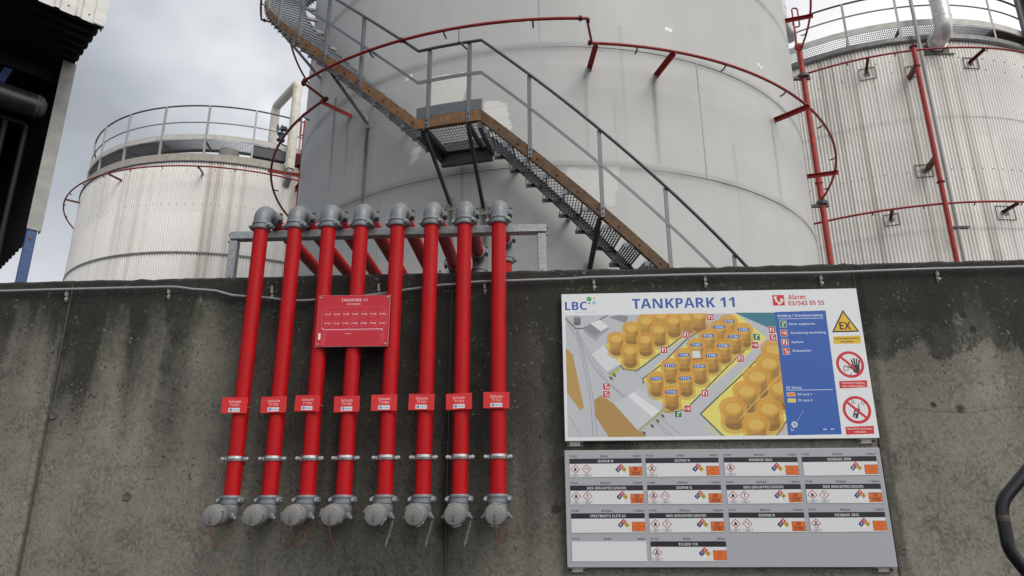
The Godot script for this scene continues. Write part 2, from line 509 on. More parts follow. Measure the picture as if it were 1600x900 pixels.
# white corrugated sheet with brown runs: one turn of the tank wide
func sheet_material(sd: int, tint: Color, stain: Color, amount: float) -> StandardMaterial3D:
	var w := 2048
	var h := 256
	var d := noise_bytes(2048, 8, 0.05, 4, sd, FastNoiseLite.TYPE_SIMPLEX_SMOOTH, 1, false)
	var d2 := noise_bytes(2048, 8, 0.006, 3, sd + 1, FastNoiseLite.TYPE_SIMPLEX_SMOOTH, 1, false)
	var m := noise_bytes(256, 32, 0.03, 4, sd + 2, FastNoiseLite.TYPE_SIMPLEX_SMOOTH, 8, false)
	var o := PackedByteArray(); o.resize(w * h * 3)
	for j in h:
		var r := float(j) / h * 7.0
		var r0 := int(r)
		for i in w:
			var k := j * w + i
			var a := lerpf(d[r0 * w + i], d[mini(7, r0 + 1) * w + i], r - r0) / 255.0
			var b := lerpf(d2[r0 * w + i], d2[mini(7, r0 + 1) * w + i], r - r0) / 255.0
			var s := (0.62 * smoothstep(0.50, 0.85, a * 0.55 + b * 0.45 + 0.10 * (m[k] / 255.0 - 0.5)) + 0.38 * smoothstep(0.55, 0.78, a) * smoothstep(0.35, 0.6, b)) * amount
			var g := (0.95 + 0.08 * (m[k] / 255.0)) * (0.965 + 0.055 * float(hash(Vector2i((i + int(r * 1.3) * 27) / 57, int(r * 0.62))) % 97) / 97.0)
			o[k * 3] = int(255 * clampf(lerpf(tint.r, stain.r, s) * g, 0, 1)); o[k * 3 + 1] = int(255 * clampf(lerpf(tint.g, stain.g, s) * g, 0, 1)); o[k * 3 + 2] = int(255 * clampf(lerpf(tint.b, stain.b, s) * g, 0, 1))
	var mt := StandardMaterial3D.new()
	mt.resource_name = "corrugated_white_sheet"
	mt.albedo_texture = ImageTexture.create_from_image(Image.create_from_data(w, h, false, Image.FORMAT_RGB8, o))
	mt.roughness = 0.5
	return mt


# ---------------------------------------------------------------- flat print: polygons and lettering drawn into an image
class Print:
	var im: Image
	var w: int
	var h: int
	var fonts := {}

	func _init(ww: int, hh: int, c: Color) -> void:
		w = ww; h = hh
		im = Image.create(w, h, false, Image.FORMAT_RGB8)
		im.fill(c)

	func span(y: int, x0: float, x1: float, c: Color) -> void:
		var a := maxi(0, ceili(x0 - 0.5))
		var b := mini(w - 1, floori(x1 - 0.5))
		if b < a or y < 0 or y >= h: return
		if c.a >= 1.0:
			im.fill_rect(Rect2i(a, y, b - a + 1, 1), c)
		else:
			for x in range(a, b + 1):
				im.set_pixel(x, y, im.get_pixel(x, y).lerp(Color(c.r, c.g, c.b), c.a))

	func poly(p: PackedVector2Array, c: Color) -> void:
		var y0 := 1e9
		var y1 := -1e9
		for q in p:
			y0 = minf(y0, q.y); y1 = maxf(y1, q.y)
		for y in range(maxi(0, floori(y0)), mini(h, ceili(y1) + 1)):
			var yc := y + 0.5
			var xs := []
			for i in p.size():
				var a := p[i]
				var b := p[(i + 1) % p.size()]
				if (a.y <= yc) != (b.y <= yc):
					xs.append(a.x + (yc - a.y) / (b.y - a.y) * (b.x - a.x))
			xs.sort()
			for i in range(0, xs.size() - 1, 2): span(y, xs[i], xs[i + 1], c)

	func pts(l: Array) -> PackedVector2Array:
		var p := PackedVector2Array()
		for i in range(0, l.size(), 2): p.append(Vector2(l[i], l[i + 1]))
		return p

	func pl(l: Array, c: Color) -> void:
		poly(pts(l), c)

	func rect(x: float, y: float, ww: float, hh: float, c: Color) -> void:
		poly(PackedVector2Array([Vector2(x, y), Vector2(x + ww, y), Vector2(x + ww, y + hh), Vector2(x, y + hh)]), c)

	func oval(x: float, y: float, rx: float, ry: float, c: Color) -> void:
		var p := PackedVector2Array()
		for i in 40: p.append(Vector2(x + rx * cos(TAU * i / 40), y + ry * sin(TAU * i / 40)))
		poly(p, c)

	func ring(x: float, y: float, r: float, wd: float, c: Color) -> void:
		for i in 40:
			var a := Vector2.from_angle(TAU * i / 40)
			var b := Vector2.from_angle(TAU * (i + 1.02) / 40)
			var o := Vector2(x, y)
			poly(PackedVector2Array([o + a * (r - wd), o + b * (r - wd), o + b * r, o + a * r]), c)

	func line(l: Array, wd: float, c: Color) -> void:
		var p := pts(l)
		for i in p.size() - 1:
			var d := (p[i + 1] - p[i]).normalized()
			var nn := Vector2(-d.y, d.x) * wd * 0.5
			var e := d * wd * 0.3
			poly(PackedVector2Array([p[i] + nn - e, p[i + 1] + nn + e, p[i + 1] - nn + e, p[i] - nn - e]), c)

	func dashes(l: Array, wd: float, gap: float, c: Color) -> void:
		var p := pts(l)
		for i in p.size() - 1:
			var n := int(p[i].distance_to(p[i + 1]) / gap)
			for k in n:
				var a := p[i].lerp(p[i + 1], (k + 0.15) / n)
				var b := p[i].lerp(p[i + 1], (k + 0.75) / n)
				line([a.x, a.y, b.x, b.y], wd, c)

	# x is the left end (align 0), the middle (1) or the right end (2); y the middle of the capitals; cap their height
	func text(s: String, x: float, y: float, cap: float, c: Color, align := 1, bold := true, width := 0.0) -> void:
		var key := 700 if bold else 400
		if not fonts.has(key):
			var f := SystemFont.new()
			f.font_names = PackedStringArray(["Droid Sans"]); f.font_weight = key
			fonts[key] = f
		var tm := TextMesh.new()
		tm.font = fonts[key]; tm.text = s; tm.font_size = 64; tm.pixel_size = 1.0; tm.depth = 1.0; tm.curve_step = 2.0
		tm.horizontal_alignment = HORIZONTAL_ALIGNMENT_LEFT; tm.vertical_alignment = VERTICAL_ALIGNMENT_TOP
		var a := tm.surface_get_arrays(0)
		var v: PackedVector3Array = a[Mesh.ARRAY_VERTEX]
		var nn: PackedVector3Array = a[Mesh.ARRAY_NORMAL]
		var ix: PackedInt32Array = a[Mesh.ARRAY_INDEX]
		var x0 := 1e9
		var x1 := -1e9
		for q in v:
			x0 = minf(x0, q.x); x1 = maxf(x1, q.x)
		var k := cap / 45.7
		var kx := k if width <= 0.0 else width / maxf(1.0, x1 - x0)
		var left := x - (x1 - x0) * kx * align * 0.5
		var base := 1e9     # the baseline: measured from a capital that rests on it
		if not fonts.has("base%d" % key):
			var te := TextMesh.new()
			te.font = fonts[key]; te.text = "H"; te.font_size = 64; te.pixel_size = 1.0; te.depth = 1.0
			te.horizontal_alignment = HORIZONTAL_ALIGNMENT_LEFT; te.vertical_alignment = VERTICAL_ALIGNMENT_TOP
			var box := te.get_aabb()
			fonts["base%d" % key] = [box.position.y, box.size.y]
		base = fonts["base%d" % key][0] + fonts["base%d" % key][1] * 0.5
		k = cap / fonts["base%d" % key][1]
		for i in range(0, ix.size(), 3):
			if nn[ix[i]].z < 0.9: continue
			var p := PackedVector2Array()
			for e in 3:
				var q := v[ix[i + e]]
				p.append(Vector2(left + (q.x - x0) * kx, y - (q.y - base) * k))
			poly(p, c)

	func tex() -> ImageTexture:
		return ImageTexture.create_from_image(im)


func print_mat(p: Print, rough := 0.35) -> StandardMaterial3D:
	var m := StandardMaterial3D.new()
	m.resource_name = "printed_panel"
	m.albedo_texture = p.tex()
	m.roughness = rough
	m.texture_repeat = false
	return m


func c8(r: int, g: int, b: int, a := 1.0) -> Color:
	return Color(r / 255.0, g / 255.0, b / 255.0, a)


func icon(p: Print, x: float, y: float, s: float, kind: int) -> void:
	var h := s * 0.5
	p.rect(x - h - 3, y - h - 3, s + 6, s + 6, c8(225, 222, 222))
	p.rect(x - h, y - h, s, s, c8(20, 118, 62) if kind == 0 else c8(188, 22, 34))
	var wh := c8(238, 235, 235)
	if kind == 0:      # emergency shower
		p.rect(x - h * 0.25, y - h * 0.2, h * 0.35, h * 0.95, wh); p.oval(x - h * 0.08, y - h * 0.45, h * 0.2, h * 0.2, wh)
		p.oval(x + h * 0.5, y - h * 0.55, h * 0.28, h * 0.22, wh); p.rect(x + h * 0.4, y - h * 0.5, h * 0.12, h * 0.5, wh)
	elif kind == 1:    # hydrant
		p.rect(x - h * 0.65, y - h * 0.6, h * 0.45, h * 1.2, wh); p.rect(x - h * 0.65, y - h * 0.7, h * 1.0, h * 0.25, wh)
		p.rect(x + h * 0.3, y - h * 0.1, h * 0.35, h * 0.85, wh); p.oval(x + h * 0.5, y - h * 0.3, h * 0.22, h * 0.2, wh)
	elif kind == 2:    # coupling
		p.ring(x - h * 0.45, y - h * 0.1, h * 0.32, h * 0.14, wh); p.line([x - h * 0.1, y - h * 0.5, x + h * 0.4, y + h * 0.4], h * 0.2, wh)
		p.line([x + h * 0.4, y - h * 0.4, x - h * 0.05, y + h * 0.4], h * 0.2, wh); p.rect(x + h * 0.5, y - h * 0.6, h * 0.2, h * 1.2, wh)
	else:              # monitor
		p.rect(x - h * 0.35, y - h * 0.5, h * 0.3, h * 1.2, wh); p.line([x - h * 0.5, y - h * 0.5, x + h * 0.3, y - h * 0.7], h * 0.25, wh)
		p.rect(x + h * 0.3, y - h * 0.15, h * 0.35, h * 0.9, wh)


func drawn_tank(p: Print, x: float, y: float, rx: float, name_on := "", k := 1.0) -> void:
	var ry := rx * 0.72
	var ht := rx * 1.75 * k
	var b := rx * 0.72
	# the haze-coloured zone round the tank, then its body and lid
	p.oval(x, y + ht * 0.92, rx * 1.05, ry * 1.0, c8(196, 150, 66, 0.55))
	p.rect(x - rx * 1.02, y, rx * 2.04, ht * 0.85, c8(212, 154, 60, 0.55))
	p.oval(x, y, rx * 1.06, ry * 1.12, c8(218, 156, 58, 0.8))
	p.oval(x, y + ht * 0.85, b, ry * 0.72, c8(140, 100, 40, 0.9))
	p.rect(x - b, y, b * 2, ht * 0.85, c8(188, 144, 62, 0.75))
	p.rect(x + b * 0.35, y, b * 0.65, ht * 0.85, c8(150, 112, 48, 0.55))
	p.oval(x, y + ry * 0.1, b, ry * 0.70, c8(204, 160, 58))
	p.oval(x, y + ry * 0.05, b * 0.82, ry * 0.54, c8(222, 182, 88))
	if name_on:
		p.oval(x - rx * 0.42, y, rx * 0.22, rx * 0.20, c8(52, 96, 176)); p.oval(x + rx * 0.42, y, rx * 0.22, rx * 0.20, c8(52, 96, 176))
		p.rect(x - rx * 0.45, y - rx * 0.20, rx * 0.9, rx * 0.40, c8(52, 96, 176))
		p.text(name_on, x, y, rx * 0.27, c8(235, 238, 245), 1, true, rx * 0.95)


func site_map_print() -> Print:
	var p := Print.new(2048, 1029, c8(228, 231, 234))
	var road := c8(190, 194, 200)
	var yel := c8(230, 220, 112)
	var dark := c8(84, 84, 88)
	p.pl([23, 159, 1471, 165, 1464, 1007, 18, 1007], road)
	p.pl([1198, 160, 1471, 165, 1478, 317, 1420, 274], c8(52, 124, 142))
	p.pl([297, 377, 411, 540, 495, 556, 991, 241, 1026, 174, 962, 165, 574, 165], yel)
	p.line([297, 385, 408, 547, 501, 560, 1033, 175], 9, dark)
	p.pl([540, 621, 672, 845, 782, 842, 1398, 345, 1205, 163, 1009, 279, 653, 507], yel)
	p.line([672, 845, 839, 829, 841, 801, 1112, 543, 1304, 372], 8, dark)
	p.line([538, 649, 541, 614, 658, 529, 848, 350, 997, 256], 8, dark)
	p.pl([907, 860, 1042, 1006, 1390, 1007, 1469, 905, 1469, 390, 1404, 415, 1222, 559], yel)
	p.line([1042, 1006, 907, 860, 1024, 755, 1219, 588, 1405, 406, 1443, 419], 9, dark)
	p.line([1390, 1006, 1469, 909], 8, dark)
	# rails and roads on the left
	for q in [[29, 201, 212, 544, 505, 860], [52, 186, 294, 632, 716, 1006], [40, 196, 250, 590, 690, 1006], [616, 861, 771, 1000], [480, 560, 640, 740], [28, 860, 110, 1004]]:
		p.line(q, 3, c8(140, 144, 152))
	p.dashes([93, 247, 177, 744, 188, 1001], 4, 16, c8(120, 124, 130)); p.dashes([108, 247, 196, 744, 214, 1001], 4, 16, c8(120, 124, 130))
	p.pl([20, 392, 66, 440, 132, 807, 107, 827, 20, 706], c8(186, 150, 84))
	p.pl([204, 758, 254, 724, 336, 788, 538, 1007, 291, 1007, 207, 870], c8(176, 140, 78))
	p.line([23, 178, 93, 254, 144, 255, 315, 165], 8, c8(96, 98, 104))
	p.pl([328, 176, 401, 160, 465, 171, 441, 223], c8(140, 144, 150))
	p.oval(104, 178, 26, 14, c8(150, 152, 156)); p.rect(80, 178, 50, 40, c8(120, 122, 128)); p.oval(105, 218, 25, 14, c8(100, 102, 108))
	p.pl([151, 256, 196, 219, 266, 277, 224, 312], c8(138, 142, 146)); p.pl([196, 219, 262, 193, 322, 244, 266, 277], c8(226, 229, 232))
	p.pl([151, 256, 224, 312, 266, 277, 322, 244, 322, 262, 226, 345, 151, 280], c8(160, 164, 170)); p.pl([151, 256, 196, 219, 266, 277, 224, 312], c8(138, 142, 146))
	p.pl([195, 442, 303, 567, 326, 603, 382, 554, 391, 511, 300, 380], c8(182, 188, 62)); p.pl([195, 442, 283, 377, 391, 511, 303, 567], c8(216, 219, 223)); p.pl([303, 567, 391, 511, 388, 535, 306, 590], c8(170, 174, 180))
	p.pl([490, 975, 700, 815, 690, 800, 486, 960], c8(176, 178, 96))
	p.pl([336, 788, 508, 685, 685, 802, 486, 967], c8(200, 204, 209)); p.pl([430, 733, 470, 708, 640, 838, 590, 880], c8(226, 229, 232))
	p.line([486, 967, 685, 802], 5, c8(150, 152, 158))
	for q in [[655, 872], [618, 905], [580, 938], [524, 985], [345, 590], [322, 612]]:
		p.pl([q[0] - 14, q[1] - 16, q[0] + 10, q[1] - 8, q[0] + 12, q[1] + 14, q[0] - 4, q[1] + 8], c8(92, 96, 88))
	p.line([925, 935, 1010, 1004], 9, c8(212, 212, 110))
	for q in [[690, 153], [861, 171], [948, 158], [583, 204], [773, 207], [480, 257], [668, 270], [371, 330], [571, 338], [460, 417]]:
		drawn_tank(p, q[0], q[1] + (14 if q[1] < 180 else 0), 62)
	var names := ["T1101", "T1103", "T1102", "T1105", "T1104", "T1107", "T1106", "T1109", "T1108", "T1111", "T1110", "T1113", "T1112", "T1114"]
	var at := [[1150, 222], [1082, 261], [1246, 283], [1001, 323], [1175, 331], [916, 385], [1098, 394], [826, 455], [1012, 462], [729, 527], [924, 536], [629, 616], [823, 618], [723, 710]]
	for i in 14: drawn_tank(p, at[i][0], at[i][1], 63, names[i])
	p.rect(885, 428, 54, 50, c8(222, 224, 226))
	for q in [[1440, 425], [1393, 519], [1450, 690], [1303, 611], [1224, 708], [1359, 829], [1125, 819], [1263, 930]]:
		drawn_tank(p, q[0], q[1], 88, "", 0.8)
	p.line([1161, 895, 1468, 592], 5, c8(226, 206, 104))
	p.rect(0, 1007, 2048, 22, c8(228, 231, 234)); p.rect(0, 0, 2048, 159, c8(228, 231, 234))
	for i in 11:
		var q: Array = [[1029, 190], [853, 312], [694, 418], [1439, 290], [1440, 343], [1314, 395], [1207, 487], [947, 722], [825, 825], [289, 667], [287, 720]][i]
		icon(p, q[0], q[1], 44, [1, 1, 1, 1, 3, 2, 1, 1, 2, 3, 3][i])
	icon(p, 1330, 336, 44, 0); icon(p, 759, 859, 44, 0)
	# blue legend
	p.pl([1471, 161, 1819, 156, 1811, 1004, 1464, 1007], c8(44, 92, 176))
	icon(p, 1520, 248, 42, 0); icon(p, 1518, 312, 42, 2); icon(p, 1518, 376, 42, 1); icon(p, 1519, 440, 42, 3)
	var wh := c8(214, 222, 238)
	p.text("Redding / Brandbestrijding", 1490, 189, 17, wh, 0, true, 306); p.rect(1492, 209, 304, 4, wh)
	p.text("Nood- oogdouche", 1561, 249, 15, wh, 0); p.text("Aansluiting blusleiding", 1563, 312, 15, wh, 0, true, 236)
	p.text("Hydrant", 1562, 377, 15, wh, 0); p.text("Blusmonitor", 1562, 438, 15, wh, 0)
	p.text("EX Zones", 1490, 691, 17, wh, 0); p.rect(1488, 706, 304, 4, wh)
	p.rect(1488, 723, 54, 27, wh); p.rect(1491, 726, 48, 21, c8(230, 130, 40)); p.text("EX zone 1", 1560, 737, 15, wh, 0)
	p.rect(1488, 764, 54, 27, wh); p.rect(1491, 767, 48, 21, c8(226, 206, 50)); p.text("EX zone 2", 1558, 777, 15, wh, 0)
	p.line([1500, 965, 1585, 842], 3, c8(150, 180, 220)); p.oval(1514, 937, 20, 20, wh); p.text("N", 1514, 937, 22, c8(40, 60, 110)); p.line([1488, 962, 1492, 978, 1506, 970], 4, wh)
	p.line([1672, 972, 1786, 970], 3, c8(20, 40, 90)); p.rect(1695, 968, 24, 6, wh); p.rect(1743, 967, 24, 6, wh)
	# heading
	p.text("LBC", 22, 89, 60, c8(48, 88, 168), 0, true, 156)
	p.text("tank terminals", 92, 136, 13, c8(170, 182, 206), 0, false, 146)
	p.oval(194, 40, 18, 18, c8(78, 170, 88)); p.oval(229, 37, 7, 7, c8(200, 170, 70)); p.oval(194, 72, 7, 7, c8(70, 110, 180)); p.oval(227, 69, 13, 13, c8(156, 190, 222))
	p.text("TANKPARK 11", 494, 82, 72, c8(50, 90, 170), 0, true, 712)
	p.rect(1468, 38, 80, 76, c8(206, 34, 40)); p.line([1486, 52, 1494, 82, 1516, 102], 13, c8(240, 235, 235)); p.line([1480, 58, 1496, 50], 10, c8(240, 235, 235)); p.line([1508, 104, 1526, 94], 11, c8(240, 235, 235))
	p.pl([1522, 88, 1518, 72, 1528, 56, 1532, 68, 1540, 62, 1542, 84, 1536, 92], c8(240, 225, 220))
	p.text("Alarm:", 1577, 55, 34, c8(196, 36, 44), 0, true, 124); p.text("03/543 05 55", 1573, 99, 32, c8(190, 34, 44), 0, true, 244)
	# warning column
	p.pl([1935, 154, 1841, 314, 2026, 312], c8(28, 26, 22)); p.pl([1935, 172, 1857, 304, 2011, 303], c8(226, 184, 40)); p.text("EX", 1935, 268, 52, c8(26, 24, 22), 1, true, 76)
	p.pl([1844, 342, 2029, 339, 2024, 394, 1842, 396], c8(226, 184, 40)); p.text("Explosiegevaarlijke", 1934, 357, 13, c8(50, 42, 20), 1, true, 160); p.text("atmosfeer", 1934, 380, 13, c8(50, 42, 20))
	for cy in [539, 845]:
		p.oval(1930, cy, 92, 92, c8(204, 34, 48)); p.oval(1930, cy, 73, 73, c8(226, 228, 230))
	var bl := c8(34, 32, 38)
	# hand
	p.pl([1934, 555, 1950, 545, 1990, 545, 1988, 585, 1970, 603, 1948, 592], bl)
	for q in [[1952, 550, 1944, 508], [1963, 548, 1960, 498], [1975, 548, 1977, 500], [1986, 552, 1993, 512], [1945, 570, 1916, 552]]: p.line(q, 10, bl)
	for q in [[1900, 545, 1886, 556, 1884, 576, 1892, 594], [1892, 556, 1906, 552, 1916, 566], [1896, 574, 1908, 580, 1918, 572], [1930, 598, 1922, 618]]: p.line(q, 4, bl)
	p.line([1878, 490, 1982, 590], 17, c8(204, 34, 48)); p.pl([1958, 552, 1990, 548, 1988, 580, 1970, 596, 1962, 580], bl)
	# telephone
	p.pl([1920, 828, 1952, 842, 1926, 904, 1896, 890], bl); p.line([1944, 836, 1948, 806], 5, bl); p.rect(1914, 856, 16, 14, c8(190, 192, 196)); p.oval(1912, 886, 6, 6, c8(220, 220, 220))
	for q in [[1926, 802, 1918, 794, 1918, 780], [1914, 806, 1902, 790, 1906, 772], [1962, 806, 1970, 798, 1972, 788], [1972, 814, 1984, 802, 1986, 788]]: p.line(q, 4, bl)
	p.line([1876, 796, 1982, 896], 17, c8(204, 34, 48))
	p.pl([1841, 651, 2025, 648, 2022, 696, 1840, 701], c8(206, 36, 44)); p.text("Verboden toegang", 1932, 664, 12, c8(240, 215, 215), 1, true, 150); p.text("voor onbevoegden", 1932, 685, 12, c8(240, 215, 215), 1, true, 150)
	p.pl([1840, 956, 2023, 951, 2018, 1003, 1838, 1007], c8(206, 36, 44)); p.text("Niet-ATEX telefoons", 1931, 969, 12, c8(240, 215, 215), 1, true, 160); p.text("verboden", 1931, 989, 12, c8(240, 215, 215))
	return p


func diamond(p: Print, x: float, y: float, r: float, c: Color) -> void:
	p.pl([x, y - r, x + r, y, x, y + r, x - r, y], c)


# cells of the product board in its own pixels: [code, width, volume, product, pictograms, health, fire, number on orange]
const CELLS := [["T1101", "Ø10m", "942m³", "ISOPAR H", "fc", "1", "2", "30", "3295"], ["T1102", "Ø10m", "942m³", "ISOPAR N", "h", "1", "2", "", ""], ["T1103", "Ø10,5m", "1.255m³", "NEXBASE 3043", "h", "1", "1", "", ""], ["T1104", "Ø10,5m", "1.255m³", "NEXBASE 3050", "", "0", "1", "", ""],
	["T1105", "Ø10,5m", "1.255m³", "MEK (DRUGPRECURSOR)", "fx", "1", "3", "33", "1193"], ["T1106", "Ø10,5m", "1.255m³", "ISOPAR G", "hc", "2", "2", "30", "3295"], ["T1107", "Ø10,5m", "1.255m³", "MEK (DRUGPRECURSOR)", "fx", "1", "3", "33", "1193"], ["T1108", "Ø10,5m", "1.255m³", "MEK (DRUGPRECURSOR)", "fx", "1", "3", "33", "1193"],
	["T1109", "Ø10,5m", "1.255m³", "SPECTRASYN ELITE 65", "", "0", "1", "", ""], ["T1110", "Ø10,5m", "1.255m³", "MEK (DRUGPRECURSOR)", "fx", "1", "3", "33", "1193"], ["T1111", "Ø10,5m", "1.255m³", "ISOPAR H", "fc", "1", "2", "30", "3295"], ["T1112", "Ø10,5m", "1.255m³", "NEXBASE 3043", "h", "1", "1", "", ""],
	["T1113", "Ø10m", "942m³", "", "", "", "", "", ""], ["T1114", "Ø10m", "942m³", "ESCAID 110", "h", "1", "2", "", ""]]


func cell_rect(i: int) -> Rect2:
	var x: float = [30, 532, 1041, 1545][i % 4]
	var y: float = [53, 226, 401, 575][i / 4]
	return Rect2(x, y, 474, 120)


func product_print() -> Print:
	var p := Print.new(2048, 729, c8(168, 170, 177))
	for i in CELLS.size():
		var c: Array = CELLS[i]
		var q := cell_rect(i)
		var x := q.position.x
		var y := q.position.y
		var ink := c8(44, 46, 58)
		p.text(c[0], x, y - 15, 13, ink, 0); p.text(c[1], x + 230, y - 15, 13, ink, 1); p.text(c[2], x + 474, y - 15, 13, ink, 2)
		p.rect(x, y, 474, 120, c8(218, 221, 222))
		if c[3] == "": continue
		p.rect(x, y, 474, 33, c8(26, 22, 34)); p.text(c[3], x + 237, y + 17, 16, c8(214, 214, 222))
		for k in c[4].length():
			var ox: float = x + 37 + k * 74
			var oy: float = y + 68
			diamond(p, ox, oy, 31, c8(186, 46, 58)); diamond(p, ox, oy, 25, c8(222, 224, 226))
			var bl := c8(34, 32, 36)
			match c[4][k]:
				"f":
					p.pl([ox - 9, oy + 8, ox - 8, oy - 3, ox - 1, oy - 15, ox + 3, oy - 5, ox + 7, oy - 8, ox + 9, oy + 8], bl); p.rect(ox - 9, oy + 10, 18, 3, bl)
				"x":
					p.rect(ox - 2.5, oy - 14, 5, 17, bl); p.oval(ox, oy + 9, 3.2, 3.2, bl)
				"h":
					p.oval(ox, oy - 10, 6, 6, bl); p.pl([ox - 4, oy - 4, ox + 4, oy - 4, ox + 12, oy + 4, ox + 9, oy + 12, ox - 9, oy + 12, ox - 12, oy + 4], bl); p.pl([ox - 5, oy + 2, ox, oy - 1, ox + 4, oy + 4, ox, oy + 9], c8(222, 224, 226))
				"c":
					p.line([ox - 12, oy + 2, ox - 8, oy - 6, ox + 2, oy - 6, ox + 12, oy - 2], 3, bl); p.line([ox + 6, oy - 4, ox + 6, oy + 7], 3, bl)
			p.rect(ox - 30, y + 101, 60, 15, c8(110, 112, 120)); p.rect(ox - 28, y + 103, 56, 11, c8(220, 222, 224)); p.rect(ox - 18, y + 106, 36, 2, c8(90, 92, 100)); p.rect(ox - 12, y + 110, 24, 2, c8(90, 92, 100))
		var nx := x + 337
		var ny := y + 73
		diamond(p, nx, ny, 40, c8(200, 202, 206))
		diamond(p, nx, ny - 20, 18.5, c8(190, 34, 52)); diamond(p, nx - 20, ny, 18.5, c8(38, 40, 104)); diamond(p, nx + 20, ny, 18.5, c8(206, 172, 40)); diamond(p, nx, ny + 20, 18.5, c8(228, 230, 232))
		p.text(c[6], nx, ny - 20, 15, c8(240, 236, 236)); p.text(c[5], nx - 20, ny, 15, c8(236, 236, 244)); p.text("0", nx + 20, ny, 15, c8(60, 46, 20))
		p.rect(x + 389, y + 54, 84, 60, c8(70, 40, 22)); p.rect(x + 391, y + 56, 80, 56, c8(224, 108, 36))
		if c[7] == "":
			p.rect(x + 391, y + 83, 80, 2, c8(150, 70, 30)); p.text("n.v.t.", x + 431, y + 70, 9, c8(96, 48, 24)); p.text("n.v.t.", x + 431, y + 98, 9, c8(96, 48, 24))
		else:
			p.rect(x + 391, y + 83, 80, 2, c8(70, 40, 22)); p.text(c[7], x + 431, y + 69, 19, c8(60, 28, 14)); p.text(c[8], x + 431, y + 98, 19, c8(60, 28, 14))
	return p


func red_sign_print() -> Print:
	var p := Print.new(960, 700, c8(196, 18, 44))
	var wh := c8(236, 208, 214)
	p.text("TANKPARK 11", 480, 66, 40, c8(244, 228, 232), 1, false, 350); p.text("BESCHUIMING", 480, 122, 20, wh, 1, true, 178)
	var thin := c8(222, 110, 130)
	p.line([60, 330, 60, 230, 110, 164, 880, 164, 930, 230, 930, 330, 930, 410, 880, 462], 3, thin); p.line([60, 330, 60, 420, 100, 462], 3, thin)
	for k in 14:
		var x := 136.0 + (k % 7) * 122.0
		var y := 262.0 if k < 7 else 388.0
		p.ring(x, y, 44, 3, thin)
		p.text("T11%02d" % (13 - 2 * (k % 7) if k < 7 else 14 - 2 * (k % 7)), x, y, 22, wh, 1, true, 78)
	for q in [[198, 340, 198, 462], [440, 462, 440, 330, 560, 330], [800, 330, 800, 462]]: p.line(q, 3, thin)
	p.line([70, 448, 90, 472, 880, 468, 880, 494], 8, wh); p.line([110, 492, 860, 490], 3, thin)
	p.text("POMP 11", 430, 530, 13, wh, 1, true, 84)
	p.rect(30, 520, 30, 86, c8(236, 232, 232))
	for k in 8: p.text("T11%02d S" % (k + 1), 76, 516 + k * 22, 12, thin, 0)
	for k in 7: p.text("T11%02d S" % (k + 8), 850, 524 + k * 21, 12, thin, 0)
	return p


func tag_print(code: String) -> Print:
	var p := Print.new(304, 200, c8(212, 34, 38))
	p.text("Schuim", 152, 54, 32, c8(246, 226, 226), 1, false, 140); p.text(code, 152, 98, 30, c8(246, 226, 226), 1, false, 112)
	p.rect(84, 134, 136, 50, c8(222, 224, 226)); p.ring(112, 159, 18, 9, c8(56, 106, 176)); p.oval(112, 159, 6, 6, c8(56, 106, 176)); 
	for k in 7: p.rect(138 + k * 11, 153 + (k % 2) * 2, 8, 13, c8(120, 150, 190))
	return p


# ---------------------------------------------------------------- sky
func sky_material() -> PanoramaSkyMaterial:
	var w := 1024
	var h := 512
	var f := FastNoiseLite.new()
	f.seed = 5; f.frequency = 1.1; f.fractal_octaves = 5; f.noise_type = FastNoiseLite.TYPE_SIMPLEX_SMOOTH
	var d := PackedFloat32Array(); d.resize(w * h * 3)
	for j in h:
		var el := PI * 0.5 - PI * (j + 0.5) / h
		for i in w:
			var az := TAU * (i + 0.5) / w
			var dir := Vector3(sin(az) * cos(el), sin(el), -cos(az) * cos(el))
			var q := Vector3(dir.x, maxf(dir.y, 0.0) * 1.6, dir.z)
			var c := f.get_noise_3dv(q * 1.3)
			var b := f.get_noise_3dv(q * 3.4 + Vector3(7, 3, 1))
			var side := smoothstep(-0.75, 0.45, dir.x + 0.35 * c)
			var low := 1.0 - smoothstep(0.14, 0.52, dir.y + 0.12 * c)
			var l := lerpf(0.31, 0.82, side) + 0.34 * low + 0.20 * c + 0.06 * b + 0.30 * exp(-(dir - Vector3(-0.34, 0.49, -0.80)).length_squared() / 0.020) * (0.8 + 1.2 * b)
			l = clampf(l, 0.30, 1.05)
			var blue := clampf((0.85 - l) * 0.30, 0.0, 0.13)
			if dir.y < 0.0: l *= lerpf(1.0, 0.30, smoothstep(0.0, -0.15, dir.y))
			var k := (j * w + i) * 3
			d[k] = l * (1.0 - blue * 0.75); d[k + 1] = l * (1.0 - blue * 0.25); d[k + 2] = l * (1.0 + blue * 0.55)
	var m := PanoramaSkyMaterial.new()
	m.panorama = ImageTexture.create_from_image(Image.create_from_data(w, h, false, Image.FORMAT_RGBF, d.to_byte_array()))
	return m


